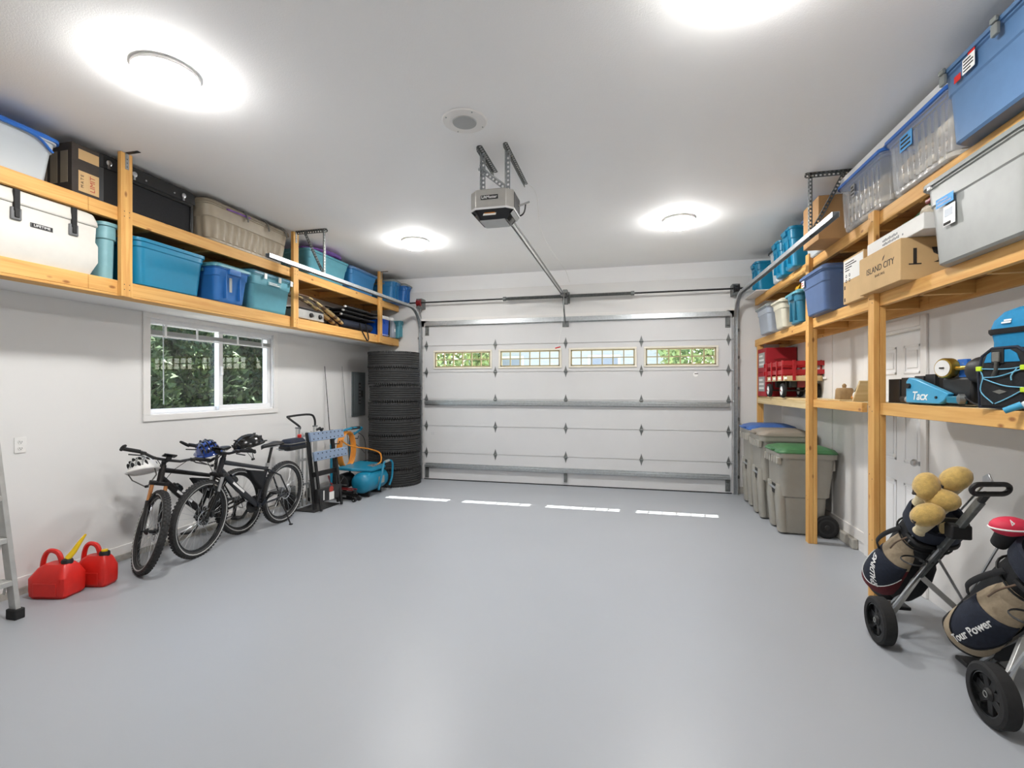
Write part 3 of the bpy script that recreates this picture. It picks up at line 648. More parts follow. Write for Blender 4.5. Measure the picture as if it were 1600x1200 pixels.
# ------------------------------------------------------------------ totes, boxes
def put(side, y0, y1, xf, depth, z):
    return ((xf-depth/2, (y0+y1)/2, z), 90) if side == 'L' else ((xf+depth/2, (y0+y1)/2, z), -90)
def tote(name, label, side, y0, y1, xf, depth, z, h, col, lid=None, taper=.86, step=.7, rip=0, nrip=0, handles=True, rim=None, rad=.05, lidh=.05, wall=.012, group=None, cat='storage bin', lidname='lid', front_handle=False, tilt=0):
    loc, rot = put(side, y0, y1, xf, depth, z); w_ = y1-y0-.03
    t = thing(name, label, cat, loc, rot, group)
    if tilt: t.rotation_euler = (0, 0, R(rot+tilt))
    n = 192 if rip else 96; hb = h-(lidh*.55 if lid else 0)
    def rg(f, zz, off=0, rp=0):
        k = taper+(1-taper)*f; return rr(w_*k-.02+2*off, depth*k-.02+2*off, rad*k, zz, n, rip=rp, nrip=nrip)
    rings = [rg(0, 0, -.012), rg(0, .012), rg(.06, .06*hb+.012)]
    if rip: rings += [rg(.1, .1*hb, 0, rip), rg(step-.04, (step-.04)*hb, 0, rip)]
    rings += [rg(step, step*hb), rg(step, step*hb+.008, .008), rg(.94, hb-.03, .006), rg(.96, hb-.026, .016), rg(1, hb, .016), rg(1, hb, -.002)]
    if lid: pass
    else: rings += [rg(.06, .03, -.008)]
    b = MB().loft(rings).build('body', col, t, smooth=40)
    if lid:
        L_ = [rg(1, hb-.016, .02), rg(1, hb-.016, .026), rg(1, hb+.006, .026), rg(1, hb+.012, .016), rg(1, h-.006, .002), rg(1, h, -.006), rg(1, h, -.03), rg(1, h-.012, -.045)]
        MB().loft(L_).build(lidname, lid, t, smooth=40)
    if handles:
        for s_ in (-1,1):
            m = MB(); x = s_*(w_/2-.004)
            m.box(min(x, x+s_*.016), max(x, x+s_*.016), -depth*.2, depth*.2, hb-.06, hb-.03)
            m.build('handle', col if not lid else lid, t, bevel=.005)
    if front_handle:
        m = MB().box(-w_*.16, w_*.16, -depth/2-.018, -depth/2+.012, hb-.07, hb-.012); m.build('front_handle', col, t, bevel=.006)
        for s_ in (-1,1): MB().box(s_*w_*.2-.006, s_*w_*.2+.006, -depth/2+.006, -depth/2+.04, .1*hb, hb-.05).build('rib', col, t, bevel=.003)
    return t
def carton(name, label, side, y0, y1, xf, depth, z, h, col='card', group=None, tape=True, tilt=0, cat='cardboard box'):
    loc, rot = put(side, y0, y1, xf, depth, z); w_ = y1-y0; t = thing(name, label, cat, loc, rot+tilt, group)
    MB().box(-w_/2,w_/2,-depth/2,depth/2,0,h-.004).build('body', col, t, bevel=.004)
    for s_ in (-1,1): MB().box(-w_/2+.002,w_/2-.002, min(0,s_*(depth/2-.002))+(.001 if s_>0 else 0), max(0,s_*(depth/2-.002))-(.001 if s_<0 else 0), h-.004, h).build('flap', col, t, bevel=.001)
    if tape: MB().box(-w_/2-.0008,w_/2+.0008,-.026,.026,h,h+.0006).box(w_/2,w_/2+.0008,-.026,.026,h-.07,h).box(-w_/2-.0008,-w_/2,-.026,.026,h-.07,h).build('packing_tape', 'card_light', t)
    return t
def sticker(t, x, z, w_, h, y, mt='paper', name='label_sticker', lines=0, ink='ink', rot=None):
    s_ = MB().box(x-w_/2,x+w_/2,y-.0012,y,z-h/2,z+h/2).build(name, mt, t)
    for k in range(lines):
        zz = z+h/2-h*(k+.8)/(lines+.6); ww = w_*(.8 if k % 3 else .6)
        MB().box(x-w_*.42, x-w_*.42+ww, y-.0018, y-.0012, zz-h*.12/ max(1,lines)*1.6, zz+h*.12/max(1,lines)*1.6).build('print', ink, s_)
    return s_
G1 = 'totes on the left upper shelf'; G2 = 'totes on the left lower shelf'; G3 = 'totes on the right upper shelf'; G4 = 'totes on the right middle shelf'
DL = .5
# left upper
t = tote('storage_tote', 'translucent tote with blue lid and swing handles at upper left', 'L', 2.0, 2.56, XF-.02, .42, LU, .34, 'milky_plastic', 'blue_lid', group=G1, rad=.06)
MB().tube(smoothpath([(-.28,-.215,.25),(-.15,-.235,.285),(.1,-.235,.285),(.22,-.215,.22)],6),.012,8,flat=.6).build('handle', 'blue_lid', t)
t = carton('cardboard_box', 'dark printed cardboard box with kraft labels near the ceiling', 'L', 2.63, 2.815, XF-.03, .42, LU, .37, 'card_dark', tape=False)
sticker(t, .02, .105, .14, .15, -.21, 'card_light', 'kraft_label', 0); sticker(t, .02, .3, .14, .075, -.21, 'card_light', 'kraft_label', 0)
text('M A T E', .028, 'ink', t, (-.025,-.2125,.105), (90,-90,0)); text('LIMIT', .05, 'ink_red', t, (.045,-.2125,.105), (90,-90,0), name='stamp')
sticker(t, .045, .105, .058, .13, -.2113, 'card_light', 'stamp_field', 0)
for k in range(3): MB().box(-.0937,-.0925,-.17+.1*k,-.1+.1*k,.08,.31).build('printed_panel', 'taupe_dark', t)
t = thing('equipment_case', 'long black hard case with silver clasps under the ceiling', 'case', (XF-.3,3.265,LU), 90)
MB().loft([rr(.84,.46,.03,0),rr(.84,.46,.03,.3)]).build('body', 'black', t, bevel=.006)
MB().loft([rr(.86,.48,.03,.29),rr(.86,.48,.03,.3),rr(.85,.47,.03,.385),rr(.82,.44,.03,.4)]).build('lid', 'black', t)
MB().box(-.24,.36,-.236,-.23,.02,.255).build('front_panel', 'black_fabric', t, bevel=.006)
m = MB()
for a in ((-.25,.37,.255,.272),(-.25,.37,.003,.02),(-.25,-.235,.02,.255),(.355,.37,.02,.255)): m.box(a[0],a[1],-.248,-.23,a[2],a[3])
m.build('panel_frame', 'black_gloss', t, bevel=.003)
for x in (-.36,-.16,.29):
    c = MB().lathe([(.016,0),(.022,.003),(.022,.008),(.012,.012),(.001,.012)], (x,-.24,.335), (0,-1,0), 8).build('clasp', 'steel', t)
    MB().box(x-.008,x+.008,-.246,-.238,.29,.32).build('catch', 'steel', c)
for x in (-.06,.2): MB().cyl((x,-.238,.325),(x,-.244,.325),.007,n=8).build('rivet', 'steel', t)
t = tote('storage_tote', 'large ribbed taupe tote with strapped lid on upper left shelf', 'L', 3.72, 4.9, XF+.01, .5, LU, .4, 'taupe', 'taupe_dark', rip=.012, nrip=34, step=.62, taper=.9, group=G1, rad=.08)
for x in (-.1,.2,.48): 
    MB().tube(smoothpath([(x-.02,-.24,.41),(x-.01,-.275,.37),(x+.02,-.268,.31)],5),.014,6,flat=.5).build('strap', 'grey_fabric', t)
MB().tube(smoothpath([(-.35,-.262,.35),(-.2,-.266,.355),(-.05,-.262,.36)],5),.014,6,flat=.5).build('purple_cloth_edge', 'purple', t)
t = tote('storage_tote', 'teal tote with a purple plastic bag spilling over it', 'L', 5.2, 6.12, XF+.02, .5, LU, .33, 'teal', None, group=G1, step=.66)
pb = thing('plastic_bag', 'crumpled purple plastic bag lying on the teal tote', 'bag', (XF-.22,5.68,LU+.335), 90)
m = MB(); r_ = random.Random(3); rings = []
for k in range(7):
    q = math.sin(PI*(k+.4)/7.4); rings.append([V((-.38+.125*k, .27*math.cos(2*PI*i/20)*(q+.15)*(1+r_.uniform(-.1,.1)), (.035*math.sin(2*PI*i/20)*(q+.15)+.035+r_.uniform(-.012,.012)))) for i in range(20)])
m.loft(rings).build('bag', 'purple', pb, smooth=60)
t = tote('storage_tote', 'blue tote with wavy grey lid beside the third shelf post', 'L', 6.14, 6.9, XF+.02, .5, LU, .35, 'blue_tote2', 'blue_grey', group=G1, step=.7)
tote('storage_bin', 'tall blue bin with grey lid past the last shelf post', 'L', 7.05, 7.36, XF+.2, .5, LU, .34, 'blue_tote2', 'grey_lid', group=G1, front_handle=True)
tote('storage_bin', 'dark blue bin at the far end of upper left shelf', 'L', 7.37, 7.65, XF+.26, .5, LU, .33, 'blue_tote', 'grey_lid', group=G1, front_handle=True)
# left lower
t = thing('ice_chest', 'large white ice chest with two black latches on lower left shelf', 'cooler', (XF-.21,2.42,LL), 90)
w_, d_, h_ = .76, .42, .46
MB().loft([rr(.68,.37,.03,0),rr(.7,.385,.03,.03),rr(.76,.42,.03,.1),rr(.76,.42,.03,.22),rr(.73,.405,.03,.25),rr(.74,.41,.03,.36)]).build('body', 'cooler_white', t)
MB().loft([rr(.75,.42,.04,.364),rr(.76,.43,.04,.372),rr(.755,.425,.04,.4),rr(.73,.4,.05,.45),rr(.68,.36,.05,.462)]).build('lid', 'cooler_white', t)
for x in (-.135,.2):
    l = MB().box(x-.016,x+.016,-.226,-.205,.31,.455).build('latch', 'black_rubber', t, bevel=.004); MB().box(x-.03,x+.03,-.218,-.2,.255,.335).build('keeper', 'grey_plastic', l, bevel=.006); MB().box(x-.013,x+.013,-.228,-.217,.27,.325).build('tongue', 'black', l, bevel=.003)
b = MB().box(-.055,.075,-.2095,-.203,.235,.268).build('badge', 'grey_plastic', t, bevel=.003); MB().box(-.05,.07,-.2105,-.209,.239,.264).build('badge_field', 'black', b)
text('LIFETIME', .022, 'white_ink', b, (.01,-.211,.2515), sx=1.15)
for s_ in (-1,1): MB().box(s_*.38-.02,s_*.38+.02,-.1,.1,.2,.34).build('side_handle', 'cooler_white', t, bevel=.01)
tote('storage_tote', 'pale teal tote between white ice chest and shelf post', 'L', 2.825, 2.985, XF-.03, .5, LL, .44, 'pale_teal', None, group=G2, handles=False, taper=.94)
tote('storage_tote', 'large turquoise open tote beside the first shelf post', 'L', 3.035, 3.74, XF+.03, .5, LL, .385, 'turq', None, group=G2, step=.8, taper=.9, rad=.07)
t = tote('storage_tote', 'blue tote with pale lid between turquoise and teal totes', 'L', 3.78, 4.24, XF+.06, .5, LL, .37, 'blue_tote', 'teal', group=G2, front_handle=True)
MB().box(-.06,-.03,-.252,-.246,.1,.24).build('handle_card', 'grey_tote', t)
t = tote('storage_tote', 'teal tote with latched lid left of the second shelf post', 'L', 4.25, 4.93, XF+.03, .5, LL, .42, 'teal', 'teal_dark', group=G2, step=.68)
for x in (-.14,.08,.27): MB().box(x-.018,x+.018,-.275,-.262,.34,.4).build('clip', 'white_plastic', t, bevel=.003)
sticker(t, .02, .31, .2, .04, -.2515, 'pale_teal', 'label_sticker', 2, 'paper')
t = thing('camp_stove', 'silver camp stove with two dark knobs on lower left shelf', 'camp stove', (XF-.2,5.32,LL), 90)
MB().box(-.27,.27,-.17,.17,.015,.13).build('body', 'alu', t, bevel=.01); MB().box(-.27,.27,-.17,.17,.132,.15).build('cover', 'dark_steel', t, bevel=.005)
for x in (0,.18):
    k_ = MB().lathe([(.03,0),(.028,.02),(.02,.026),(.001,.026)], (x,-.17,.075), (0,-1,0), 14).build('knob', 'black', t); MB().lathe([(.016,0),(.014,.014),(.001,.015)], (x+.055,-.17,.075), (0,-1,0), 12).build('igniter', 'steel', t)
for x in (-.22,.22): MB().box(x-.02,x+.02,-.15,.15,0,.015).build('foot', 'black', t)
r_ = random.Random(5)
for q, lb in enumerate(('upper tan and brown banded wooden paddle above camp stove','lower tan and brown banded wooden paddle above camp stove','rearmost tan and brown banded wooden paddle above camp stove')):
    t = thing('banded_paddle', lb, 'paddle', (XF-.09-.075*q, 5.55, LL), 90, 'banded wooden paddles')
    pts = smoothpath([(-.5,0,.31-.02*q+(0,.0,.03)[q]),(-.2,0,.28+(.03,-.01,.05)[q]),(.1,0,.2+(.03,-.01,.05)[q]),(.38,0,.1+(.03,-.01,.05)[q]),(.56,0,.035+(.03,0,.05)[q])],8)
    rad = [.018+.02*min(1,max(0,(k-10)/10))-.014*max(0,(k-27)/5) for k in range(len(pts))]
    cuts = [0,8,10,12,15,17,22,24,26,28,len(pts)-1]
    for a in range(len(cuts)-1):
        MB().tube(pts[cuts[a]:cuts[a+1]+1], rad[cuts[a]:cuts[a+1]+1], 10, flat=.7).build('shaft_band', 'brown_band' if a % 2 == 0 else 'tan_band', t)
t = thing('duffel_bag', 'navy duffel bag with a black carry strap hanging down', 'bag', (XF-.2,6.48,LL), 90)
m = MB(); rings = [[V((x, .17*q*math.cos(2*PI*i/20), .085+.083*q*math.sin(2*PI*i/20)*(1 if math.sin(2*PI*i/20)>0 else 1))) for i in range(20)] for x, q in ((-.4,.5),(-.39,.85),(-.35,.98),(-.2,1),(.2,.97),(.36,1),(.39,.85),(.4,.5))]
m.loft(rings).build('body', 'navy_fabric', t)
MB().tube(smoothpath([(-.03,-.17,.12),(-.02,-.2,.02),(.02,-.245,-.1),(.06,-.255,-.135),(.1,-.245,-.09),(.14,-.2,.02),(.15,-.17,.12)],6),.011,6,flat=.5).build('carry_strap', 'black_fabric', t)
MB().tube([(-.34,-.04,.169),(.34,-.04,.169)],.006,6).build('zipper', 'black', t)
for k, lb in enumerate(('lowest folded black chair lying on the navy duffel bag','middle folded black chair in the shelf stack','topmost folded black chair in the shelf stack')):
    t = thing('folding_chair', lb, 'folding chair', (XF-.22,6.42+.05*k,LL+.17+.06*k), 90, 'folded chairs on the left shelf')
    z = .022
    m = MB().tube(smoothpath([(-.45,-.2,z),(.36,-.2,z),(.46,-.15,z),(.46,.15,z),(.36,.2,z),(-.45,.2,z)],5),.011,8); m.build('frame', 'dark_steel', t)
    MB().tube(smoothpath([(-.4,-.16,z+.02),(.25,-.16,z+.02),(.3,.0,z+.02),(.25,.16,z+.02),(-.4,.16,z+.02)],5),.01,8).build('rear_frame', 'black_gloss', t)
    MB().box(-.3,.12,-.17,.17,z-.012,z+.014).build('seat', 'black_fabric', t, bevel=.008); MB().box(.2,.43,-.17,.17,z-.01,z+.012).build('backrest', 'black_fabric', t, bevel=.008)
    for s_ in (-1,1): MB().cyl((-.47,s_*.2,z),(-.44,s_*.2,z),.014,n=8).build('foot_cap', 'white_plastic', t)
t = thing('drink_cooler', 'bright blue drink cooler with white lid on lower left shelf', 'cooler', (XF-.12,7.14,LL), 90)
MB().loft([rr(.24,.26,.03,0),rr(.25,.27,.03,.01),rr(.27,.29,.03,.27)]).build('body', 'bright_blue', t, bevel=.004); MB().loft([rr(.28,.3,.03,.27),rr(.28,.3,.03,.31),rr(.26,.28,.03,.325)]).build('lid', 'white_plastic', t)
MB().box(-.12,.12,-.14,-.136,.015,.022).build('base_line', 'white_plastic', t); MB().box(-.045,.045,-.156,-.143,.2,.245).build('handle', 'bright_blue', t, bevel=.004)
t = thing('lunch_bag', 'black upright bag between blue cooler and grey jug', 'bag', (XF-.16,7.33,LL), 90)
MB().loft([rr(.08,.28,.03,0),rr(.1,.3,.04,.03),rr(.1,.3,.04,.27),rr(.06,.26,.03,.34)]).build('body', 'black_fabric', t); MB().tube(arc((0,0,.33),.06,0,180,10,(0,1,0),(0,0,1)),.008,6).build('handle', 'black', t)
t = thing('water_jug', 'grey translucent water jug with white top on lower left shelf', 'jug', (XF-.1,7.44,LL), 90)
MB().loft([rr(.11,.26,.03,0),rr(.12,.27,.03,.02),rr(.12,.27,.03,.22),rr(.09,.2,.03,.29)]).build('body', 'bluegrey_tote', t); MB().loft([rr(.1,.21,.03,.29),rr(.1,.21,.03,.33),rr(.08,.18,.03,.345)]).build('top', 'white_plastic', t); MB().box(-.02,.02,-.142,-.136,.1,.15).build('tap', 'white_plastic', t, bevel=.004)
tote('storage_bin', 'small teal bin at the far end of lower left shelf', 'L', 7.51, 7.655, XF+.1, .4, LL, .3, 'teal', None, group=G2, front_handle=True)

# right upper
t = tote('storage_tote', 'large slate blue tote with latched lid at upper right corner', 'R', 2.42, 3.14, XB-.12, .46, RU, .43, 'blue_grey', 'blue_grey', group=G3, step=.66, taper=.92, rad=.06)
for x in (-.28,.1): 
    MB().box(x-.02,x+.02,-.262,-.244,.33,.385).build('clip', 'grey_lid', t, bevel=.004); MB().box(x-.02,x+.02,-.266,-.25,.39,.415).build('clip', 'grey_lid', t, bevel=.004)
sticker(t, -.1, .335, .09, .075, -.241, 'paper', 'label_sticker', 4); sticker(t, -.185, .31, .05, .035, -.2405, 'red_plastic', 'torn_label', 0); sticker(t, -.08, .38, .05, .014, -.241, 'red_plastic', 'label_band', 0)
def cleartote(label, y0, y1, xf, blue):
    t = tote('storage_tote', label, 'R', y0, y1, xf, .385, RU, .42, 'clear_plastic', 'blue_lid', group=G3, rip=.01, nrip=30, step=.86, taper=.92, rad=.06)
    w_ = y1-y0; r_ = random.Random(int(y0*10))
    for c_ in range(3):
        zz = .018
        for k in range(5):
            hh = r_.uniform(.035,.065); ww = w_*.27*r_.uniform(.9,1.05); cx = (-1+c_)*w_*.275; m = MB()
            if zz+hh > .33: break
            rings = []
            for q, zf in ((.86,.0),(1,.25),(1.02,.6),(.97,.9),(.85,1)): rings.append([V((p.x+.006*math.sin(30*p.y+k), p.y-.012+.006*math.sin(24*p.x+2*k), zz+hh*zf+.007*math.sin(19*p.x+11*p.y+k))) for p in rr(ww*q,.27*q,.05,0,40,cx=cx)])
            m.loft(rings).build('folded_cloth', ('grey_cloth','cream_cloth','grey_cloth','tan_fabric')[(k+c_+int(y0*10)) % 4], t, smooth=60); zz += hh*.97
    if blue: sticker(t, -.1, .3, .14, .1, -.191, 'blue_label', 'label_sticker', 3)
    else: sticker(t, -.1, .28, .07, .1, -.191, 'grey_plastic', 'label_sticker', 3)
cleartote('clear ribbed tote with blue lid next to the slate blue tote', 3.14, 3.89, XB-.05, True)
cleartote('clear ribbed tote with blue lid beside the brown cardboard box', 3.89, 4.66, XB-.05, False)
t = thing('foam_board', 'long white foam board lying across the two clear totes', 'board', (XB+.16,3.95,RU+.422), 0)
MB().box(-.19,.19,-.78,.75,0,.055).build('board', 'white_plastic', t, bevel=.004)
t = carton('cardboard_box', 'plain brown cardboard box overhanging the upper right shelf', 'R', 4.7, 5.08, XB-.18, .46, RU, .38, 'card')
t = tote('storage_bin', 'clear bin with dark blue lid behind the brown cardboard box', 'R', 5.14, 5.52, XB-.06, .38, RU, .42, 'milky_plastic', 'navy_lid', group=G3)
MB().ell((0,-.02,.16),(.12,.12,.12),None,12,7).build('folded_paper', 'cream_cloth', t)
tote('storage_bin', 'turquoise open bin nearest, beside the clear bin', 'R', 5.62, 6.0, XB-.13, .44, RU, .42, 'turq', None, group=G3, front_handle=True)
tote('storage_bin', 'turquoise open bin in the middle of the row of three', 'R', 6.06, 6.4, XB-.12, .44, RU, .40, 'turq', None, group=G3, front_handle=True)
tote('storage_bin', 'clear bin with black lid between two turquoise bins', 'R', 6.45, 6.72, XB-.06, .38, RU, .42, 'milky_plastic', 'black', group=G3)
tote('storage_bin', 'turquoise open bin farthest, near the garage door corner', 'R', 6.98, 7.34, XB-.14, .44, RU+.014, .38, 'turq', None, group=G3, front_handle=True)
# right middle
t = tote('storage_tote', 'very large light grey tote with lid and stickers on middle right shelf', 'R', 2.5, 3.36, XB-.1, .44, RM, .5, 'grey_tote', 'grey_lid', group=G4, step=.72, taper=.9, rad=.09)
sticker(t, -.17, .25, .1, .11, -.213, 'paper', 'label_sticker', 0); sticker(t, -.185, .207, .06, .014, -.2148, 'ink', 'barcode', 0)
MB().box(-.205,-.14,-.2152,-.2146,.245,.285).build('pictogram', 'bluegrey_tote', t)
sticker(t, -.19, .335, .15, .05, -.2235, 'blue_label', 'blue_tape', 2, 'navy_lid')
MB().box(-.33,-.3,-.236,-.222,.44,.462).build('clip', 'white_plastic', t, bevel=.003)
t = carton('cardboard_box', 'kraft cardboard box printed with bakery name on middle right shelf', 'R', 3.59, 4.16, XB-.09, .4, RM, .27, 'card_light', tape=False)
text('ISLAND CITY', .062, 'ink', t, (.02,-.2005,.145), sx=1.05); text('B A K I N G', .026, 'ink', t, (.02,-.2005,.096))
MB().prism([(.055,-.2005,.18),(.07,-.2005,.186),(.092,-.2005,.215),(.07,-.2005,.205)],(0,-.0008,0)).build('leaf_mark', 'ink', t)
MB().box(.2853,.286,-.13,-.11,.1,.2).box(.2853,.286,-.155,-.085,.095,.103).build('arrow_mark', 'ink', t)
m = MB().prism([(.2853,-.03,.2),(.2853,.05,.2),(.2853,.04,.165),(.2853,.015,.15),(.2853,.015,.115),(.2853,.04,.105),(.2853,-.02,.105),(.2853,.005,.115),(.2853,.005,.15),(.2853,-.02,.165)],(.0008,0,0)); m.build('glass_mark', 'ink', t)
t = carton('cardboard_box', 'flat white box lying on top of the kraft bakery box', 'R', 3.42, 4.13, XB-.05, .34, RM+.272, .1, 'card_white', tape=False)
for a_, b_, z_ in ((-.13,.08,.062),(-.13,.1,.036),(.12,.15,.036)):
    for q in range(int((b_-a_)/.018)): MB().box(a_+.018*q,a_+.018*q+.013,-.1708,-.17,z_-.006-.002*(q % 2),z_+.006+.003*(q % 3)).build('print', 'grey_plastic', t)
gt = thing('garland_bag', 'cream cloth bag with green garland on the flat white box', 'bag', (XB+.1,3.53,RM+.374), -90)
m = MB().ell((0,0,.045),(.12,.1,.045),None,14,8); m.v = [(p[0],p[1],max(0,p[2]+.006*math.sin(40*p[0])*math.sin(33*p[1]))) for p in m.v]; m.build('bag', 'cream_cloth', gt)
MB().tube(smoothpath([(-.38,-.05,.02),(-.3,-.06,.045),(-.2,-.05,.05),(-.1,-.06,.06),(.05,-.08,.06)],6),.008,6).build('garland', 'leafgreen', gt)
MB().box(.02,.1,-.1,-.05,.07,.1).build('ribbon', 'red_dark', gt, bevel=.01)
t = carton('cardboard_box', 'cardboard box with white printed label left of the shelf post', 'R', 4.21, 4.57, XB-.04, .38, RM, .37, 'card_light')
sticker(t, 0, .27, .34, .17, -.19, 'card_white', 'printed_label', 0)
for k in range(4): MB().box(-.14,-.14+(.16,.2,.12,.08)[k],-.1918,-.1912,.325-.02*k,.333-.02*k).build('print', 'ink', t)
for k in range(4): MB().lathe([(.014,0),(.014,.0006),(.008,.0006),(.008,0)],(-.12+.06*(k % 2),-.1912,.225-.04*(k//2)),(0,-1,0),10,closed=True).build('symbol', 'ink', t)
for k in range(2): MB().box(-.16,-.14,-.1906,-.19,.02+.1*k,.05+.1*k).build('print', 'ink', t)
t = tote('storage_tote', 'slate blue tote with handled lid between the two pine posts', 'R', 4.76, 5.37, XB-.12, .44, RM, .41, 'navy_tote', 'navy_tote', group=G4, step=.68, lidh=.06)
sticker(t, -.2, .32, .07, .06, -.2245, 'paper', 'label_sticker', 2, 'red_plastic')
t = tote('storage_bin', 'teal bin with lid next to the far pine post', 'R', 5.6, 6.0, XB-.07, .4, RM, .35, 'teal_dark', 'teal', group=G4, front_handle=True)
tote('storage_bin', 'beige bin with clip lid between teal and grey bins', 'R', 6.05, 6.45, XB-.1, .4, RM, .34, 'beige_tote', 'beige_tote', group=G4)
t = tote('storage_bin', 'tall bluish grey bin at the far end of middle right shelf', 'R', 6.55, 7.1, XB-.12, .42, RM, .37, 'bluegrey_tote', 'grey_lid', group=G4)
t = thing('flower_carton', 'orange printed carton with artificial sunflowers on the teal bin', 'carton', (XB+.12,5.83,RM+.352), -90)
MB().box(-.2,.2,-.02,.16,0,.18).build('box', 'orange_print', t, bevel=.004); sticker(t, -.19, .09, .02, .16, -.02, 'red_plastic', 'red_edge', 0); sticker(t, .06, .1, .1, .12, -.02, 'card_dark', 'printed_panel', 3, 'orange_hose')
r_ = random.Random(11)
for k in range(9):
    x, z = -.15+.034*k+r_.uniform(-.01,.01), .035+.05*r_.random()
    f = MB().lathe([(.034,.0),(.022,.012),(.012,.016),(.001,.016)],(x,-.05-.03*r_.random(),z),(r_.uniform(-.3,.3),-1,r_.uniform(0,.5)),10).build('sunflower', 'sunflower', t)
    MB().ell((x+.02,-.04,z-.02),(.03,.008,.014),RY(r_.uniform(-40,40)),8,4).build('leaf', 'leafgreen', t)
# ------------------------------------------------------------------ left floor: ladder, fuel cans
t = thing('step_ladder', 'folded aluminium step ladder at the left edge of the room', 'ladder', (-4.08,2.1,0))
def rail_(y0, y1, x0, x1, z1, nm, mt='alu', w_=.03, d_=.065):
    m = MB(); m.loft([[V((x+a,y+b,z)) for a,b in ((0,0),(d_,0),(d_,w_),(0,w_))] for x,y,z in ((x0,y0,0.03),(x1,y1,z1))]); return m.build(nm, mt, t, bevel=.003, world=True)
rail_(2.35,2.255,-4.06,-4.2,1.8,'front_rail'); rail_(1.87,1.945,-4.06,-4.2,1.8,'front_rail')
rail_(2.3,2.24,-4.2,-4.26,1.72,'rear_rail',w_=.022,d_=.035); rail_(1.92,1.96,-4.2,-4.26,1.72,'rear_rail',w_=.022,d_=.035)
for k in range(6):
    z = .27+.285*k; f = z/1.8; x = -4.06-.14*f; y0, y1 = 1.9+.075*f, 2.35-.095*f
    MB().box(x-.012,x+.075,y0,y1,z-.035,z).build('step', 'alu', t, bevel=.003, world=True)
    for q in range(4): MB().box(x-.008+.02*q,x+.0+.02*q,y0,y1,z,z+.003).build('step_ridge', 'alu', t, world=True)
    MB().bar((x+.02,y1-.005,z-.03),(x-.0,y1-.005,z-.1),.02,.004,(0,1,0)).build('step_brace', 'alu', t, world=True)
    for q in (.02,.05): MB().cyl((x+q,y1+.03,z-.015),(x+q,y1+.034,z-.015),.006,n=8).build('rivet', 'dark_steel', t, world=True)
for k in range(3): MB().bar((-4.185-.01*k,1.93+.01*k,.4+.45*k),(-4.185-.01*k,2.31-.01*k,.4+.45*k),.03,.02).build('rear_rung', 'alu', t, world=True)
for y in (2.335,1.855): MB().box(-4.075,-3.985,y,y+.06,0,.07).build('rubber_foot', 'black_rubber', t, bevel=.008, world=True)
for y in (2.3,1.92): MB().box(-4.21,-4.16,y-.005,y+.03,0,.05).build('rubber_foot', 'black_rubber', t, bevel=.006, world=True)
MB().box(-4.32,-4.1,1.93,2.28,1.8,1.83).build('top_cap', 'grey_plastic', t, bevel=.008, world=True)

def fuel_can(label, loc, rot, w_, d_, h, spout):
    t = thing('fuel_can', label, 'fuel can', loc, rot, 'red fuel cans by the left wall')
    MB().loft([rr(w_*.86,d_*.8,.02,0,48),rr(w_*.98,d_*.94,.03,.02,48),rr(w_,d_,.035,.06*h/.22,48),rr(w_,d_,.035,h*.62,48),rr(w_*.78,d_*.7,.035,h*.9,48,cx=.01),rr(w_*.6,d_*.5,.03,h,48,cx=.02)]).build('body', 'red_plastic', t, smooth=25)
    MB().tube(smoothpath([(-w_*.42,0,h*.62),(-w_*.36,0,h*1.12),(-w_*.22,0,h*1.36),(w_*.02,0,h*1.3),(w_*.14,0,h*.96)],6),.017,8).build('handle', 'red_plastic', t)
    MB().lathe([(.036,0),(.036,.035),(.03,.045),(.001,.045)],(w_*.26,0,h*.93),(0,0,1),16).build('cap_collar', 'black', t)
    c = V((w_*.26,0,h*.93+.045))
    if spout: MB().tube([c,c+V((.02,.03,.045)),c+V((.035,.06,.1)),c+V((.06,.09,.16))],[.021,.019,.015,.007],12).build('spout', 'yellow', t)
    else: MB().lathe([(.022,0),(.022,.012),(.001,.016)],c,(0,0,1),14).build('cap_insert', 'yellow', t)
    for s_ in (-1,1): MB().box(-w_*.3,w_*.3,s_*d_/2-.003,s_*d_/2+.003,h*.1,h*.5).build('embossed_panel', 'red_plastic', t, bevel=.003)
fuel_can('larger red fuel can with a yellow pouring spout', (-4.19,2.715,0), 12, .29, .2, .24, True)
fuel_can('smaller red fuel can with a round yellow cap', (-4.11,2.93,0), 12, .26, .15, .235, False)

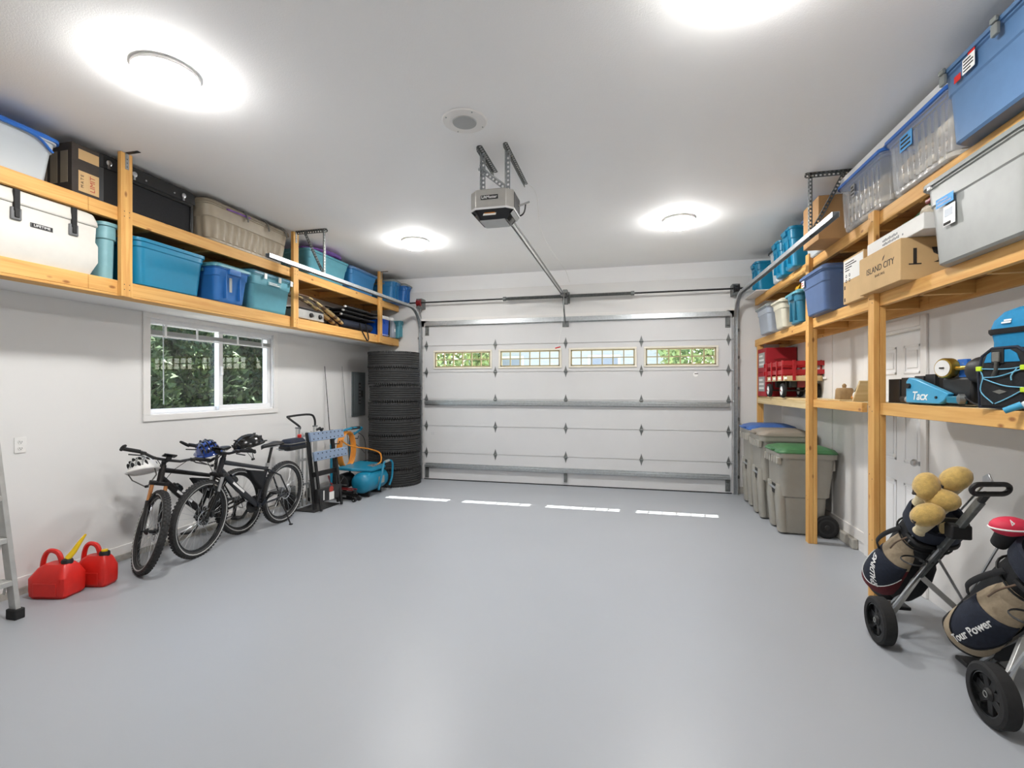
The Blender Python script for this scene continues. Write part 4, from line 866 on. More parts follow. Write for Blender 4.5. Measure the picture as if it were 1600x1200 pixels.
# ------------------------------------------------------------------ bicycles
def bicycle(name, label, loc, rz, lean, steer, frame_m, WB=1.12, rw=.345, navy=False, rim_band=True, tire_r=.029, barw=.34):
    t = thing(name, label, 'bicycle', loc, (lean,0,rz), 'bicycles against the left wall')
    RA = V((0,0,rw)); FA = V((WB,0,rw)); BB = V((.43,0,.3))
    ang = R(69); ax = V((-math.cos(ang),0,math.sin(ang)))            # steering axis, upwards
    base = V((WB-.05,0,rw))
    HT0 = base+ax*.42; HT1 = base+ax*.55; Q = Matrix.Rotation(R(steer), 3, ax)
    def st(p): return base+Q@(V(p)-base)
    SC = V((.29,0,.7)); ST = V((.225,0,.9))
    # frame: each tube tapers into the next; one welded mesh
    m = MB(); m.tube([HT0-ax*.01,HT1+ax*.01],.026,12); m.tube([HT0+ax*.03,BB.lerp(HT0,.5)+V((.01,0,.008)),BB],[.027,.031,.028],12)
    m.tube([HT1-ax*.03,SC+V((.01,0,-.03))],[.023,.018],10); m.tube([BB,SC],[.019,.018],10); m.cyl(BB+V((0,-.04,0)),BB+V((0,.04,0)),.026,n=14)
    for s_ in (-1,1):
        m.tube([BB+V((0,s_*.03,0)),V((.2,s_*.055,.315)),RA+V((0,s_*.065,0))],.011,8); m.tube([SC+V((0,s_*.018,-.04)),V((.13,s_*.05,.57)),RA+V((0,s_*.065,0))],.009,8)
    fr = m.build('frame', frame_m, t)
    fwd = (BB-HT0).normalized()
    for s_ in (-1,1):
        c = BB.lerp(HT0,.55)+V((.01,s_*.031,.01)); MB().obox(c,(.2,.001,.022),Matrix.Rotation(-math.atan2((HT0-BB).z,(HT0-BB).x),3,'Y')).build('frame_decal', 'white_ink', fr)
    # wheels
    def wheel(nm, c, axle, par=t):
        c = V(c); axle = V(axle).normalized(); n = 40
        rr_ = rw-tire_r*2
        w_ = MB().lathe([(rr_+.006,-.013),(rr_+.012,-.012),(rr_+.002,0),(rr_+.012,.012),(rr_+.006,.013),(rr_-.012,.008),(rr_-.016,0),(rr_-.012,-.008)],c,axle,n,closed=True).build(nm, 'black_gloss', par)
        prof = [(rw-tire_r+tire_r*math.cos(2*PI*k/12), tire_r*math.sin(2*PI*k/12)) for k in range(12)]
        ti = MB().lathe(prof,c,axle,n*2,closed=True)
        a, b = frame_of(axle)
        for k in range(64):                                  # tread knobs
            th = 2*PI*k/64; d = a*math.cos(th)+b*math.sin(th); tg = axle.cross(d); M3 = Matrix((tg,axle,d)).transposed()
            for q, off in ((0,.0),(-.62,.4),(.62,.4)):
                ti.obox(c+d*(rw-tire_r+tire_r*math.cos(q)*1.03)+axle*tire_r*math.sin(q)*1.03+tg*off*.03,(.018,.014,.006),M3)
        ti.build('tire', 'tire_rubber', w_)
        if rim_band:
            for s_ in (-1,1): MB().lathe([(rr_+.016,s_*.022),(rr_+.022,s_*.0255),(rr_+.028,s_*.0275),(rr_+.0265,s_*.029),(rr_+.0205,s_*.0275),(rr_+.0145,s_*.0235)],c,axle,n,closed=True).build('reflective_band', 'tire_band', w_)
        sp = MB()
        for k in range(28):
            th = 2*PI*k/28; th2 = th+(.5 if k % 4 < 2 else -.5); s_ = 1 if k % 2 else -1
            sp.cyl(c+(a*math.cos(th2)+b*math.sin(th2))*.024+axle*.026*s_, c+(a*math.cos(th)+b*math.sin(th))*(rr_-.01), .0014, n=4, caps=False)
        s2 = sp.build('spokes', 'steel', w_); s2['kind'] = 'stuff'
        MB().lathe([(.012,-.05),(.028,-.03),(.028,-.022),(.015,-.016),(.015,.016),(.028,.022),(.028,.03),(.012,.05)],c,axle,14).build('hub', 'black', w_)
        MB().lathe([(.07,.034),(.08,.034),(.08,.036),(.07,.036)],c,axle,28,closed=True).build('brake_rotor', 'steel', w_)
        rs_ = MB()
        for k in range(5):
            th = 2*PI*k/5; rs_.cyl(c+axle*.035+(a*math.cos(th)+b*math.sin(th))*.025, c+axle*.035+(a*math.cos(th+.3)+b*math.sin(th+.3))*.072,.004,n=5)
        rs_.build('rotor_arms', 'galv_dark', w_); return w_
    wheel('rear_wheel', RA, (0,1,0)); fw = wheel('front_wheel', st(FA), Q@V((0,1,0)))
    # fork
    cr = base+ax*.4
    m = MB()
    for s_ in (-1,1): m.tube([st(cr+V((0,s_*.052,0))), st(base+ax*.12+V((.03,s_*.056,0))) if False else st(base+ax*.2+V((0,s_*.055,0)))],.0155,10)
    fk = m.build('fork', 'copper' if not navy else 'steel', t)
    for s_ in (-1,1):
        MB().tube([st(base+ax*.24+V((0,s_*.055,0))), st(base+ax*.1+V((.02,s_*.057,0))), st(FA+V((0,s_*.058,0)))],[.021,.02,.014],10).build('fork_leg', 'black_gloss', fk)
    MB().tube([st(p) for p in smoothpath([base+ax*.24+V((.02,-.055,0)),base+ax*.31+V((.06,-.035,0)),base+ax*.33+V((.065,0,0)),base+ax*.31+V((.06,.035,0)),base+ax*.24+V((.02,.055,0))],4)],.009,8).build('fork_brace', 'black_gloss', fk)
    MB().obox(st(cr),(.05,.15,.035),Q).build('crown', 'black', fk, bevel=.008)
    MB().obox(st(base+ax*.0+V((.0,.075,.04))),(.035,.025,.06),Q).build('brake_caliper', 'black', fk, bevel=.006)
    # cockpit
    s0 = HT1+ax*.045; bc = s0+V((.075,0,.025))
    MB().tube([st(HT1),st(HT1+ax*.07)],.02,12).tube([st(s0),st(bc)],.018,10).build('stem', 'black', t)
    hb = MB().tube([st(bc+V(p)) for p in ((-.03,-barw,.045),(-.015,-.2,.04),(0,-.1,.005),(0,0,0),(0,.1,.005),(-.015,.2,.04),(-.03,barw,.045))],.0125,10).build('handlebar', 'black', t)
    for s_ in (-1,1):
        MB().tube([st(bc+V((-.03,s_*barw,.045))),st(bc+V((-.018,s_*(barw-.13),.041)))],.017,10).build('grip', 'black_rubber', hb)
        MB().tube([st(bc+V(p)) for p in ((-.03,s_*barw,.035),(0,s_*(barw+.004),.05),(.05,s_*(barw+.006),.075),(.075,s_*(barw+.004),.085))],[.014,.015,.014,.011],8).build('bar_end', 'black_rubber', hb)
        MB().obox(st(bc+V((.005,s_*.19,.035))),(.04,.04,.03),Q).build('lever_clamp', 'black', hb, bevel=.006)
        MB().tube([st(bc+V(p)) for p in ((.02,s_*.18,.03),(.05,s_*.21,.02),(.055,s_*.3,.015))],.006,6).build('brake_lever', 'dark_steel', hb)
        MB().tube([st(bc+V((.02,s_*.18,.03))),st(bc+V((.1,s_*.12,.03))),st(bc+V((.11,s_*.04,-.06))),st(bc+V((.06,s_*.02,-.15))),st(cr+V((.04,s_*.03,0)))],.0028,5).build('cable', 'black', hb)
    MB().obox(st(bc+V((.02,0,.045))),(.07,.1,.012),Q@RY(-25)).build('display', 'black_gloss', hb, bevel=.003)
    MB().obox(st(bc+V((.02,0,.02))),(.03,.04,.04),Q).build('display_mount', 'black', hb, bevel=.004)
    # saddle and post
    MB().cyl(SC+V((.005,0,-.03)),ST,.0145,n=12).build('seat_post', 'black', t); MB().cyl(SC-V((0,0,.01)),SC+V((-.006,0,.03)),.022,n=12).build('seat_clamp', 'steel', t)
    sd_ = MB(); rings = []
    for x, hw, z in ((-.15,.03,.015),(-.14,.068,.022),(-.1,.076,.025),(-.04,.06,.018),(.03,.034,.014),(.1,.024,.012),(.135,.018,.006),(.145,.006,-.002)):
        rings.append([ST+V((x+.02, hw*math.cos(2*PI*i/14), .03+z+.022*math.sin(2*PI*i/14)-.02)) for i in range(14)])
    sd_.loft(rings).build('saddle', 'black', t)
    MB().tube([ST+V((-.09,.02,.0)),ST+V((.08,.02,.005))],.004,6).build('saddle_rail', 'steel', t); MB().tube([ST+V((-.09,-.02,.0)),ST+V((.08,-.02,.005))],.004,6).build('saddle_rail', 'steel', t)
    # drivetrain on the right (y<0)
    ck = MB().lathe([(.03,-.052),(.075,-.052),(.088,-.05),(.088,-.056),(.03,-.058)],BB,(0,1,0),28).build('chainring', 'dark_steel', t)
    MB().bar(BB+V((0,-.07,0)),BB+V((.12,-.075,-.12)),.012,.028,(0,1,0)).build('crank_arm', 'black_gloss', ck); MB().bar(BB+V((0,.07,0)),BB+V((-.12,.075,.12)),.012,.028,(0,1,0)).build('crank_arm', 'black_gloss', ck)
    for p in (BB+V((.12,-.13,-.12)), BB+V((-.12,.13,.12))): MB().obox(p,(.09,.09,.022)).build('pedal', 'black', ck, bevel=.006)
    MB().lathe([(.02,-.02),(.05,-.022),(.05,-.026),(.044,-.028),(.04,-.034),(.032,-.038),(.026,-.046),(.02,-.048)],RA,(0,1,0),24).build('cassette', 'galv_dark', t)
    MB().tube([BB+V((0,-.054,.085)),RA+V((0,-.035,.045)),RA+V((-.045,-.035,0)),RA+V((0,-.036,-.06)),RA+V((.04,-.036,-.14)),BB+V((0,-.054,-.086)),BB+V((.087,-.054,0))],.0045,6,closed=True).build('chain', 'dark_steel', t)
    dg = MB().bar(RA+V((.0,-.05,-.02)),RA+V((.04,-.05,-.15)),.02,.02,(0,1,0)).build('derailleur', 'black', t); MB().cyl(RA+V((.04,-.06,-.14)),RA+V((.04,-.04,-.14)),.022,n=12).build('jockey_wheel', 'black', dg)
    # frame bag and bottle-like light
    top = SC+V((.02,0,-.02))
    m = MB(); poly = [SC+V((.045,0,-.05)),SC+V((.3,0,.005)),SC+V((.22,0,-.12)),SC+V((.1,0,-.24))]
    m.loft([[p+V((0,y,0))-(V(p)-SC-V((.15,0,-.09)))*e for p in poly] for y,e in ((-.03,.12),(-.022,0),(.022,0),(.03,.12))]).build('frame_bag', 'black_fabric', t, bevel=.008)
    MB().lathe([(.025,0),(.032,.02),(.032,.07),(.018,.085),(.018,.1),(.001,.102)],BB.lerp(HT0,.62)+V((-.02,0,.045)),(HT0-BB),14).build('pump_bottle', 'black_gloss', t)
    return t
bicycle('mountain_bike', 'black mountain bike leaning on the wall, nearest the fuel cans', (-4.03,4.33,0), -85.2, 7, 62, 'bike_grey')
b2 = bicycle('mountain_bike', 'dark navy mountain bike with white rimmed tires on a kickstand', (-3.92,4.8,0), -87.2, -2.5, 6, 'bike_navy', WB=1.17, rw=.352, navy=True)
MB().tube([(.13,.06,.29),(.1,.12,.15),(.085,.17,.012)],[.012,.009,.008],8).build('kickstand', 'dark_steel', b2); MB().box(.07,.1,.16,.19,0.004,.02).build('kickstand_foot', 'black_rubber', b2)
rb = thing('rack_bag', 'grey and navy rear rack bag above the navy bicycle wheel', 'bag', (-3.93,5.0,.82), -87)
MB().loft([rr(.3,.14,.03,.02,40),rr(.32,.16,.03,.04,40),rr(.31,.15,.03,.1,40),rr(.26,.11,.03,.125,40)]).build('body', 'navy_fabric', rb)
MB().loft([rr(.33,.17,.03,.0,40),rr(.335,.175,.03,.02,40),rr(.33,.17,.03,.045,40)]).build('base_tray', 'black', rb)
MB().tube(rr(.325,.165,.03,.075,40),.006,6,closed=True).build('piping', 'grey_fabric', rb); MB().box(-.14,-.11,-.02,.02,.12,.165).build('tail_light', 'red_plastic', rb, bevel=.006)
MB().tube([(.3,.0,.04),(.1,0,-.01),(-.1,0,-.01)],.007,6).build('rack_arm', 'steel', rb)

def helmet(label, loc, rot, c1, c2):
    t = thing('bicycle_helmet', label, 'helmet', loc, rot, 'helmets hung on the handlebars')
    MB().ell((0,0,0),(.145,.105,.12),None,32,9,0,90).build('shell', c1, t)
    k_ = 0
    for y, aa in ((-.065,(35,75,115,150)),(-.022,(25,60,95,130,160)),(.022,(25,60,95,130,160)),(.065,(35,75,115,150))):
        q = math.sqrt(1-(y/.105)**2)
        for a_ in aa:
            p = V((-.145*q*math.cos(R(a_)), y, .12*q*math.sin(R(a_)))); MB().ell(p,(.03,.0135,.008),RY(90-a_)@RX(-y*480),12,6).build('vent', 'black', t)
    for y in (-.044,0,.044):
        q = math.sqrt(1-(y/.105)**2); MB().tube([(-.147*q*math.cos(R(a)), y, .122*q*math.sin(R(a))) for a in range(8,173,12)],.007,6).build('ridge', c2, t)
    MB().tube(rr(.29,.21,.1,.0,36),.011,8,closed=True).build('brim', c1, t)
    m = MB().box(-.17,-.12,-.06,.06,.0,.012); m.build('visor', 'black', t, bevel=.004)
    for s_ in (-1,1): MB().tube([(.05,s_*.1,0),(.01,s_*.09,-.06),(0,s_*.02,-.13),(0,0,-.14)],.006,6,flat=.5).build('strap', 'grey_fabric', t); 
    MB().box(-.015,.015,-.012,.012,-.15,-.13).build('buckle', 'black', t, bevel=.003)
helmet('white and black bicycle helmet hung below the left handlebar', (-4.13,3.33,.83), (14,-14,-60), 'white_plastic', 'grey_tote')
helmet('blue and black bicycle helmet hung on the navy bike bar', (-3.98,3.85,.93), (15,5,-30), 'helmet_blue', 'black_gloss')
helmet('small black bicycle helmet behind the navy bike stem', (-3.83,4.2,.95), (5,15,-120), 'black_gloss', 'black')

# ------------------------------------------------------------------ hand truck, folding workbench
t = thing('hand_truck', 'aluminium hand truck with black loop handle and toe plate', 'hand truck', (-4.04,5.5,0), 86)
MB().box(-.25,.25,-.25,.06,0,.01).build('toe_plate', 'dark_steel', t, bevel=.004)
for x in (-.16,.16):
    MB().box(x-.022,x+.022,.06,.1,.02,1.04).build('side_rail', 'alu', t, bevel=.006); MB().box(x-.025,x+.025,.056,.104,1.035,1.05).build('rail_cap', 'grey_plastic', t, bevel=.003)
    MB().lathe([(.03,-.025),(.1,-.022),(.105,0),(.1,.022),(.03,.025)],(x*1.35,.18,.105),(1,0,0),20).build('wheel', 'black_rubber', t)
    MB().box(x*1.1-.004,x*1.1+.004,.1,.2,.07,.3).build('axle_bracket', 'galv_dark', t)
for x in (-.08,0,.08): MB().box(x-.009,x+.009,.07,.088,.02,.98).build('slat', 'alu', t, bevel=.002)
for z in (.3,.62,.93): MB().box(-.16,.16,.065,.095,z-.015,z+.015).build('cross_bar', 'alu', t, bevel=.003)
MB().tube(smoothpath([(-.13,.08,1.02),(-.13,.085,1.06),(-.23,.16,1.17),(-.2,.17,1.19),(.1,.12,1.2),(.16,.09,1.14),(.16,.08,1.02)],5),.014,10).build('loop_handle', 'black', t)
t = thing('folding_workbench', 'folded black workbench with two perforated blue grey jaws', 'workbench', (-3.92,5.5,.012), 84)
for z0, y, tl in ((.93,-.1,12),(.69,-.16,8)):
    jw = MB(); 
    j = MB().obox((0.02,y,z0),(.62,.03,.115),RX(-tl)).build('jaw', 'jaw_blue', t, bevel=.004)
    M3 = RX(-tl)
    for k in range(8):
        for q in (-.032,.032):
            c = V((.02,y,z0))+M3@V((-.26+.075*k+(.02 if q > 0 else 0),-.015,q)); MB().cyl(c,c+M3@V((0,-.0015,0)),.009,n=8).build('dog_hole', 'black', j)
for s_ in (-1,1):
    MB().bar((s_*.22,-.12,.02),(s_*.22,-.0,.98),.05,.03,(0,1,0)).build('leg', 'black', t, bevel=.004); MB().bar((s_*.19,-.19,.02),(s_*.19,-.1,.62),.035,.025,(0,1,0)).build('leg', 'black', t, bevel=.004)
    MB().cyl((s_*.19,-.19,0),(s_*.19,-.19,.03),.018,n=10).build('foot', 'black_rubber', t)
MB().box(-.22,.22,-.1,-.07,.42,.48).build('cross_bar', 'black', t, bevel=.004); MB().box(-.22,.22,-.17,-.11,.1,.27).build('step_box', 'dark_steel', t, bevel=.004)
MB().box(-.02,.07,-.172,-.1705,.1,.2).build('instruction_label', 'card_white', t); MB().lathe([(.04,0),(.04,.001),(.001,.001)],(.02,-.1705,.235),(0,-1,0),16).build('round_sticker', 'ink_red', t)
MB().box(-.13,-.11,-.173,-.1705,.12,.24).build('label_strip', 'card_white', t)
MB().tube([(-.06,.0,1.0),(-.02,-.02,1.02),(.02,-.01,.99),(.06,0,1.01)],[.015,.02,.02,.012],8).build('clamp_handle', 'black', t)

# floor jack
t = thing('floor_jack', 'low black and red floor jack beside the compressor', 'jack', (-3.82,5.93,0), -8)
for s_ in (-1,1):
    MB().prism([(-.25,s_*.07,.03),(.2,s_*.07,.03),(.22,s_*.07,.06),(.1,s_*.07,.09),(-.2,s_*.07,.13),(-.26,s_*.07,.12)],(0,.008*s_,0)).build('side_plate', 'black_gloss', t, bevel=.003)
    MB().box(-.12,.08,s_*.079-.001,s_*.079+.001,.06,.085).build('decal', 'grey_plastic', t)
    MB().lathe([(.01,-.016),(.034,-.014),(.034,.014),(.01,.016)],(.19,s_*.05,.034),(0,1,0),16).build('front_wheel', 'dark_steel', t); MB().lathe([(.01,0),(.013,.003),(.001,.004)],(.19,s_*.066,.034),(0,s_,0),10).build('wheel_cap', 'card_white', t)
    MB().lathe([(.008,-.012),(.026,-.01),(.026,.01),(.008,.012)],(-.22,s_*.05,.026),(0,1,0),14).build('rear_caster', 'dark_steel', t)
MB().bar((-.2,0,.1),(.16,0,.115),.05,.03).build('lift_arm', 'black', t, bevel=.006); MB().lathe([(.03,0),(.035,.01),(.035,.02),(.001,.02)],(.15,0,.125),(0,0,1),16).build('saddle', 'dark_steel', t)
MB().bar((-.24,.03,.16),(.16,.045,.155),.02,.012).build('red_bar', 'red_dark', t, bevel=.003); MB().bar((-.24,-.03,.16),(.16,-.045,.155),.02,.012).build('red_bar', 'red_dark', t, bevel=.003)
MB().cyl((-.2,0,.09),(-.2,0,.17),.035,n=14).build('pump', 'black', t); MB().cyl((-.22,0,.16),(-.3,0,.32),.014,n=10).build('handle_socket', 'red_dark', t)

# compressor
t = thing('air_compressor', 'turquoise portable air compressor with tank and carry handles', 'compressor', (-3.75,6.35,0))
tk = V((-3.69,6.1,.205))
MB().lathe([(.001,-.075),(.06,-.068),(.11,-.045),(.14,-.01),(.15,.03),(.15,.5),(.14,.545),(.1,.58),(.04,.595),(.001,.597)],tk,(0,1,0),28).build('tank', 'turq_dark', t, world=True)
for y in (6.17,6.5):
    MB().box(-3.78,-3.6,y,y+.03,.0,.075).build('foot', 'black_rubber', t, world=True, bevel=.006)
pl = MB().loft([[V((x,y,z)) for x,y,z in ((-3.98,5.98,.4+k),(-3.78,6.02,.385+k),(-3.6,6.25,.34+k),(-3.58,6.62,.345+k),(-3.72,6.68,.37+k),(-4.0,6.6,.4+k))] for k in (0,.045)]).build('top_shroud', 'turq_dark', t, world=True, bevel=.012)
MB().box(-3.74,-3.64,6.35,6.5,.385,.42).build('gauge_panel', 'grey_plastic', t, world=True, bevel=.006)
for y in (6.39,6.46): MB().lathe([(.018,0),(.02,.012),(.001,.014)],(-3.66,y,.41),(.6,0,.8),12).build('gauge', 'steel', t, world=True)
MB().box(-3.545,-3.536,6.34,6.5,.16,.26).build('label_plate', 'grey_tote', t, world=True)
MB().lathe([(.001,0),(.1,.01),(.11,.05),(.11,.2),(.09,.24),(.001,.25)],(-3.95,6.02,.23),(0,1,0),20).build('motor', 'black', t, world=True)
MB().lathe([(.03,0),(.13,.005),(.13,.03),(.03,.035)],(-3.94,5.97,.2),(0,1,0),20).build('fan_guard', 'dark_steel', t, world=True)
for k in range(6):
    th = 2*PI*k/6; MB().cyl((-3.94,5.968,.2),(-3.94+.12*math.cos(th),5.968,.2+.12*math.sin(th)),.005,n=5).build('guard_spoke', 'galv_dark', t, world=True)
MB().tube(smoothpath([(-3.52,6.3,.08),(-3.5,6.36,.3),(-3.51,6.42,.42),(-3.53,6.5,.455),(-3.54,6.66,.455),(-3.52,6.72,.4),(-3.52,6.7,.2),(-3.54,6.66,.08)],5),.016,10).build('carry_handle', 'turq_dark', t, world=True)
MB().cyl((-3.533,6.5,.456),(-3.54,6.64,.456),.02,n=12).build('handle_grip', 'grey_tote', t, world=True)
for p in (((-4.07,5.97,.05),(-4.07,5.97,.75),(-4.05,6.0,.83)),((-4.05,6.42,.4),(-4.05,6.42,.76),(-4.03,6.4,.82))): MB().tube(p,.018,10).build('upright', 'turq_dark', t, world=True)
MB().tube(smoothpath([(-4.05,6.0,.83),(-4.0,6.08,.92),(-3.93,6.2,.965),(-3.9,6.42,.965),(-3.92,6.5,.94),(-4.0,6.43,.86),(-4.03,6.4,.8)],5),.017,10).build('tow_handle', 'turq_dark', t, world=True)
MB().cyl((-3.925,6.24,.967),(-3.9,6.42,.967),.022,n=12).build('tow_grip', 'black_rubber', t, world=True)
for p in ((-4.06,5.97,.77),(-4.04,6.42,.8)): MB().tube([p,V(p)+V((.1,.02,0)),V(p)+V((.11,.02,.04))],.007,6).build('cord_hook', 'dark_steel', t, world=True)
MB().tube([(-4.02,6.42,.43),(-3.95,6.75,.43)],.008,6).build('side_arm', 'dark_steel', t, world=True)
for p in ((-4.0,6.6,.09),(-4.0,6.05,.09)): MB().lathe([(.02,-.02),(.085,-.018),(.09,0),(.085,.018),(.02,.02)],p,(1,0,0),18).build('wheel', 'black_rubber', t, world=True)
t = thing('air_hose', 'orange air hose coiled on the compressor handle', 'hose', (-4.0,6.19,.75))
for k in range(5):
    c = V((-4.01+.013*k,6.2+.006*k,.66)); MB().tube([c+V((0,.19*math.cos(R(a))*(1 if abs(math.cos(R(a)))<.8 else .95),.255*math.sin(R(a)))) for a in range(0,360,12)],.012,7,closed=True).build('coil', 'orange_hose', t, world=True)
MB().tube(smoothpath([(-3.95,6.03,.82),(-3.93,6.15,.74),(-3.9,6.35,.68),(-3.85,6.58,.63),(-3.76,6.76,.55),(-3.68,6.66,.44),(-3.68,6.52,.4)],6),.011,7).build('hose_tail', 'orange_hose', t, world=True)

# rods, wire hoop
for y, z1, b, lb in ((6.37,1.88,.0,'black fishing rod leaning upright on the wall behind the workbench'),(6.82,1.9,.02,'thin grey fishing rod leaning upright on the wall near the panel')):
    t = thing('fishing_rod', lb, 'fishing rod', (XL+.2,y-.03,0), group='fishing rods on the wall')
    p0, p1 = V((.0,0,0)), V((-.185,.03,z1)); MB().tube([p0,p0.lerp(p1,.35),p1],[.011,.007,.002 if b else .004],8).build('blank', 'black' if not b else 'galv_dark', t)
    MB().tube([p0,p0.lerp(p1,.16)],.014,8).build('grip', 'black_rubber', t)
    for f in (.45,.6,.75,.88): q = p0.lerp(p1,f); MB().lathe([(.008,-.001),(.011,0),(.008,.001)],q+V((.012,0,0)),(0,.1,1),8,closed=True).build('line_guide', 'steel', t)
t = thing('wire_hoop', 'bent thin wire hoop standing between compressor and tires', 'wire frame', (-4.3,6.78,0))
MB().tube(smoothpath([(0,0,0),(0,0,.75),(.02,.03,.83),(.08,.12,.84),(.15,.2,.72),(.16,.22,.4),(.16,.22,0)],6),.005,6).build('hoop', 'dark_steel', t)
MB().tube(smoothpath([(0,0,.65),(.04,.05,.68),(.1,.14,.6),(.15,.21,.5)],6),.004,6).build('inner_wire', 'dark_steel', t)

# tires
tp = []
hw, ro, ri = .131, .41, .215
for z, r in ((-.9,.24),(-.98,.3),(-1.0,.34),(-.97,.372),(-.88,.392)): tp.append((r, hw*z))
for a, b in ((-.8,-.56),(-.5,-.29),(-.24,-.03),(.03,.24),(.29,.5),(.56,.8)):
    tp += [(ro-.012,hw*(a-.012)),(ro,hw*(a+.01)),(ro,hw*(b-.01)),(ro-.012,hw*(b+.012))]
for z, r in ((.88,.392),(.97,.372),(1.0,.34),(.98,.3),(.9,.24)): tp.append((r, hw*z))
tp += [(.222,hw*.88),(.222,-hw*.88)]
tcar = MB().lathe(tp,(0,0,0),(0,0,1),56,closed=True).mesh('carcass', 30); tcar.materials.append(M_['tire_rubber'])
tm = MB()
for k in range(70):
    th = 2*PI*k/70
    for s_ in (-1,1):
        c = V((ro*math.cos(th),ro*math.sin(th),s_*hw*.86)); tm.obox(c-V((math.cos(th),math.sin(th),0))*.006,(.02,.022,.03),Matrix.Rotation(th,3,'Z'))
tsh = tm.mesh('shoulder_blocks'); tsh.materials.append(M_['tire_rubber'])
names = ['bottom tire of the tall black stack in the corner','second tire from the bottom of the corner stack','third tire from the bottom of the corner stack','fourth tire from the bottom of the corner stack','fourth tire from the top of the corner stack','third tire from the top of the corner stack','second tire from the top of the corner stack','top tire of the tall black stack in the corner']
r_ = random.Random(2)
for k in range(8):
    t = thing('car_tire', names[k], 'tire', (-3.735+r_.uniform(-.012,.012),7.2+r_.uniform(-.012,.012),hw+.0015+k*(2*hw+.005)), r_.uniform(0,360), 'stacked tires')
    for me in (tcar, tsh):
        o = bpy.data.objects.new(me.name, me); C.objects.link(o); o.parent = t
        if me is tsh: o['kind'] = 'stuff'
# ------------------------------------------------------------------ right lower shelves
for k, lb in enumerate(('lower red cardboard box with white side label on the far right shelf','upper red cardboard box stacked on the other red box')):
    t = carton('cardboard_box', lb, 'R', 7.0, 7.42, XB-.02, .37, RW+.002+.325*k, .322, 'red_card', tape=False, group='red wagon boxes')
    sticker(t, 0, .165, .3, .2, -.185, 'grey_tote', 'side_label', 3, 'card_white')
    MB().ell((.2108,0,.16),(.0015,.09,.02),None,16,6).build('printed_badge', 'red_dark', t)
wg = thing('toy_wagon', 'red toy wagon with stake sides and white wheel hubs', 'wagon', (1.93,6.52,RW), -90)
L_, W_ = .8, .37                                       # local x along -Y
MB().box(-L_/2,L_/2,-W_/2,W_/2,.205,.225).build('bed', 'pale_wood', wg, bevel=.004)
for s_ in (-1,1): MB().box(-L_/2,L_/2,s_*W_/2-.01,s_*W_/2+.01,.195,.255).build('side_rail', 'pale_wood', wg, bevel=.004)
for s_ in (-1,1): MB().box(s_*L_/2-.01,s_*L_/2+.01,-W_/2+.011,W_/2-.011,.195,.255).build('end_rail', 'pale_wood', wg, bevel=.004)
for s_ in (-1,1):
    for z in (.3,.4): MB().box(-L_/2+.01,L_/2-.01,s_*(W_/2+.002)-.008,s_*(W_/2+.002)+.008,z-.026,z+.026).build('stake_board', 'red_paint', wg, bevel=.003)
    for k in range(4): x = -L_/2+.07+(L_-.14)*k/3; MB().box(x-.016,x+.016,s_*(W_/2+.016)-.006,s_*(W_/2+.016)+.006,.2,.435).build('stake', 'red_paint', wg, bevel=.003); MB().box(x+.06,x+.16,s_*(W_/2+.0115)-.001,s_*(W_/2+.0115)+.001,.215,.24).build('lettering_plate', 'white_ink', wg)
    for z in (.3,.4): MB().box(s_*(L_/2+.002)-.008,s_*(L_/2+.002)+.008,-W_/2-.03,W_/2+.03,z-.026,z+.026).build('stake_board', 'red_paint', wg, bevel=.003)
    for y in (-.1,.1): MB().box(s_*(L_/2+.016)-.006,s_*(L_/2+.016)+.006,y-.016,y+.016,.2,.435).build('stake', 'red_paint', wg, bevel=.003)
for x in (-.29,.27):
    MB().cyl((x,-W_/2+.02,.085),(x,W_/2-.02,.085),.009,n=8).build('axle', 'dark_steel', wg); MB().box(x-.04,x+.04,-.1,.1,.12,.204).build('bolster', 'black', wg, bevel=.005)
    for s_ in (-1,1):
        y = s_*(W_/2-.01); MB().bar((x-.05,y*.75,.2),(x,y*.75,.085),.02,.006,(0,1,0)).build('axle_bracket', 'black', wg)
        w_ = MB().lathe([(.055,-.02),(.08,-.018),(.085,-.008),(.085,.008),(.08,.018),(.055,.02)],(x,y,.085),(0,1,0),24,closed=True).build('wheel', 'black_rubber', wg)
        MB().lathe([(.001,.02),(.015,.026),(.018,.018),(.05,.012),(.056,.018),(.056,-.018),(.001,-.018)],(x,y,.085),(0,s_,0),24).build('hub', 'white_plastic', w_); MB().lathe([(.012,.027),(.008,.032),(.001,.033)],(x,y,.085),(0,s_,0),10).build('hub_cap', 'red_paint', w_)
MB().box(.3,.33,-.04,.04,.12,.2).build('front_fork', 'red_dark', wg, bevel=.004)
t = thing('wooden_block', 'carved wooden log ornament beside the toy wagon', 'ornament', (1.9,4.97,RW), 15)
MB().lathe([(.07,0),(.075,.01),(.07,.1),(.06,.115),(.001,.118)],(0,0,0),(0,0,1),9).build('log', 'log', t); MB().lathe([(.015,.118),(.018,.14),(.008,.155),(.001,.156)],(0,0,0),(0,0,1),8).build('knob', 'log', t); MB().box(-.1,.09,-.08,.075,.0005,.012).build('base', 'pale_wood', t, bevel=.003)
t = thing('mounted_fishing_reel', 'dark reel and tools on a leaning wooden board', 'tool set', (1.9,4.62,RW), -78)
MB().obox((.04,.0,.09),(.018,.16,.19),RY(28)).build('board', 'pale_wood', t, bevel=.003)
MB().lathe([(.02,-.02),(.035,-.015),(.035,.015),(.02,.02)],(-.02,-.03,.05),(0,1,0),16).build('reel', 'card_white', t); MB().cyl((-.09,-.02,.03),(.0,.0,.1),.016,n=10).build('wood_grip', 'orange_hose', t)
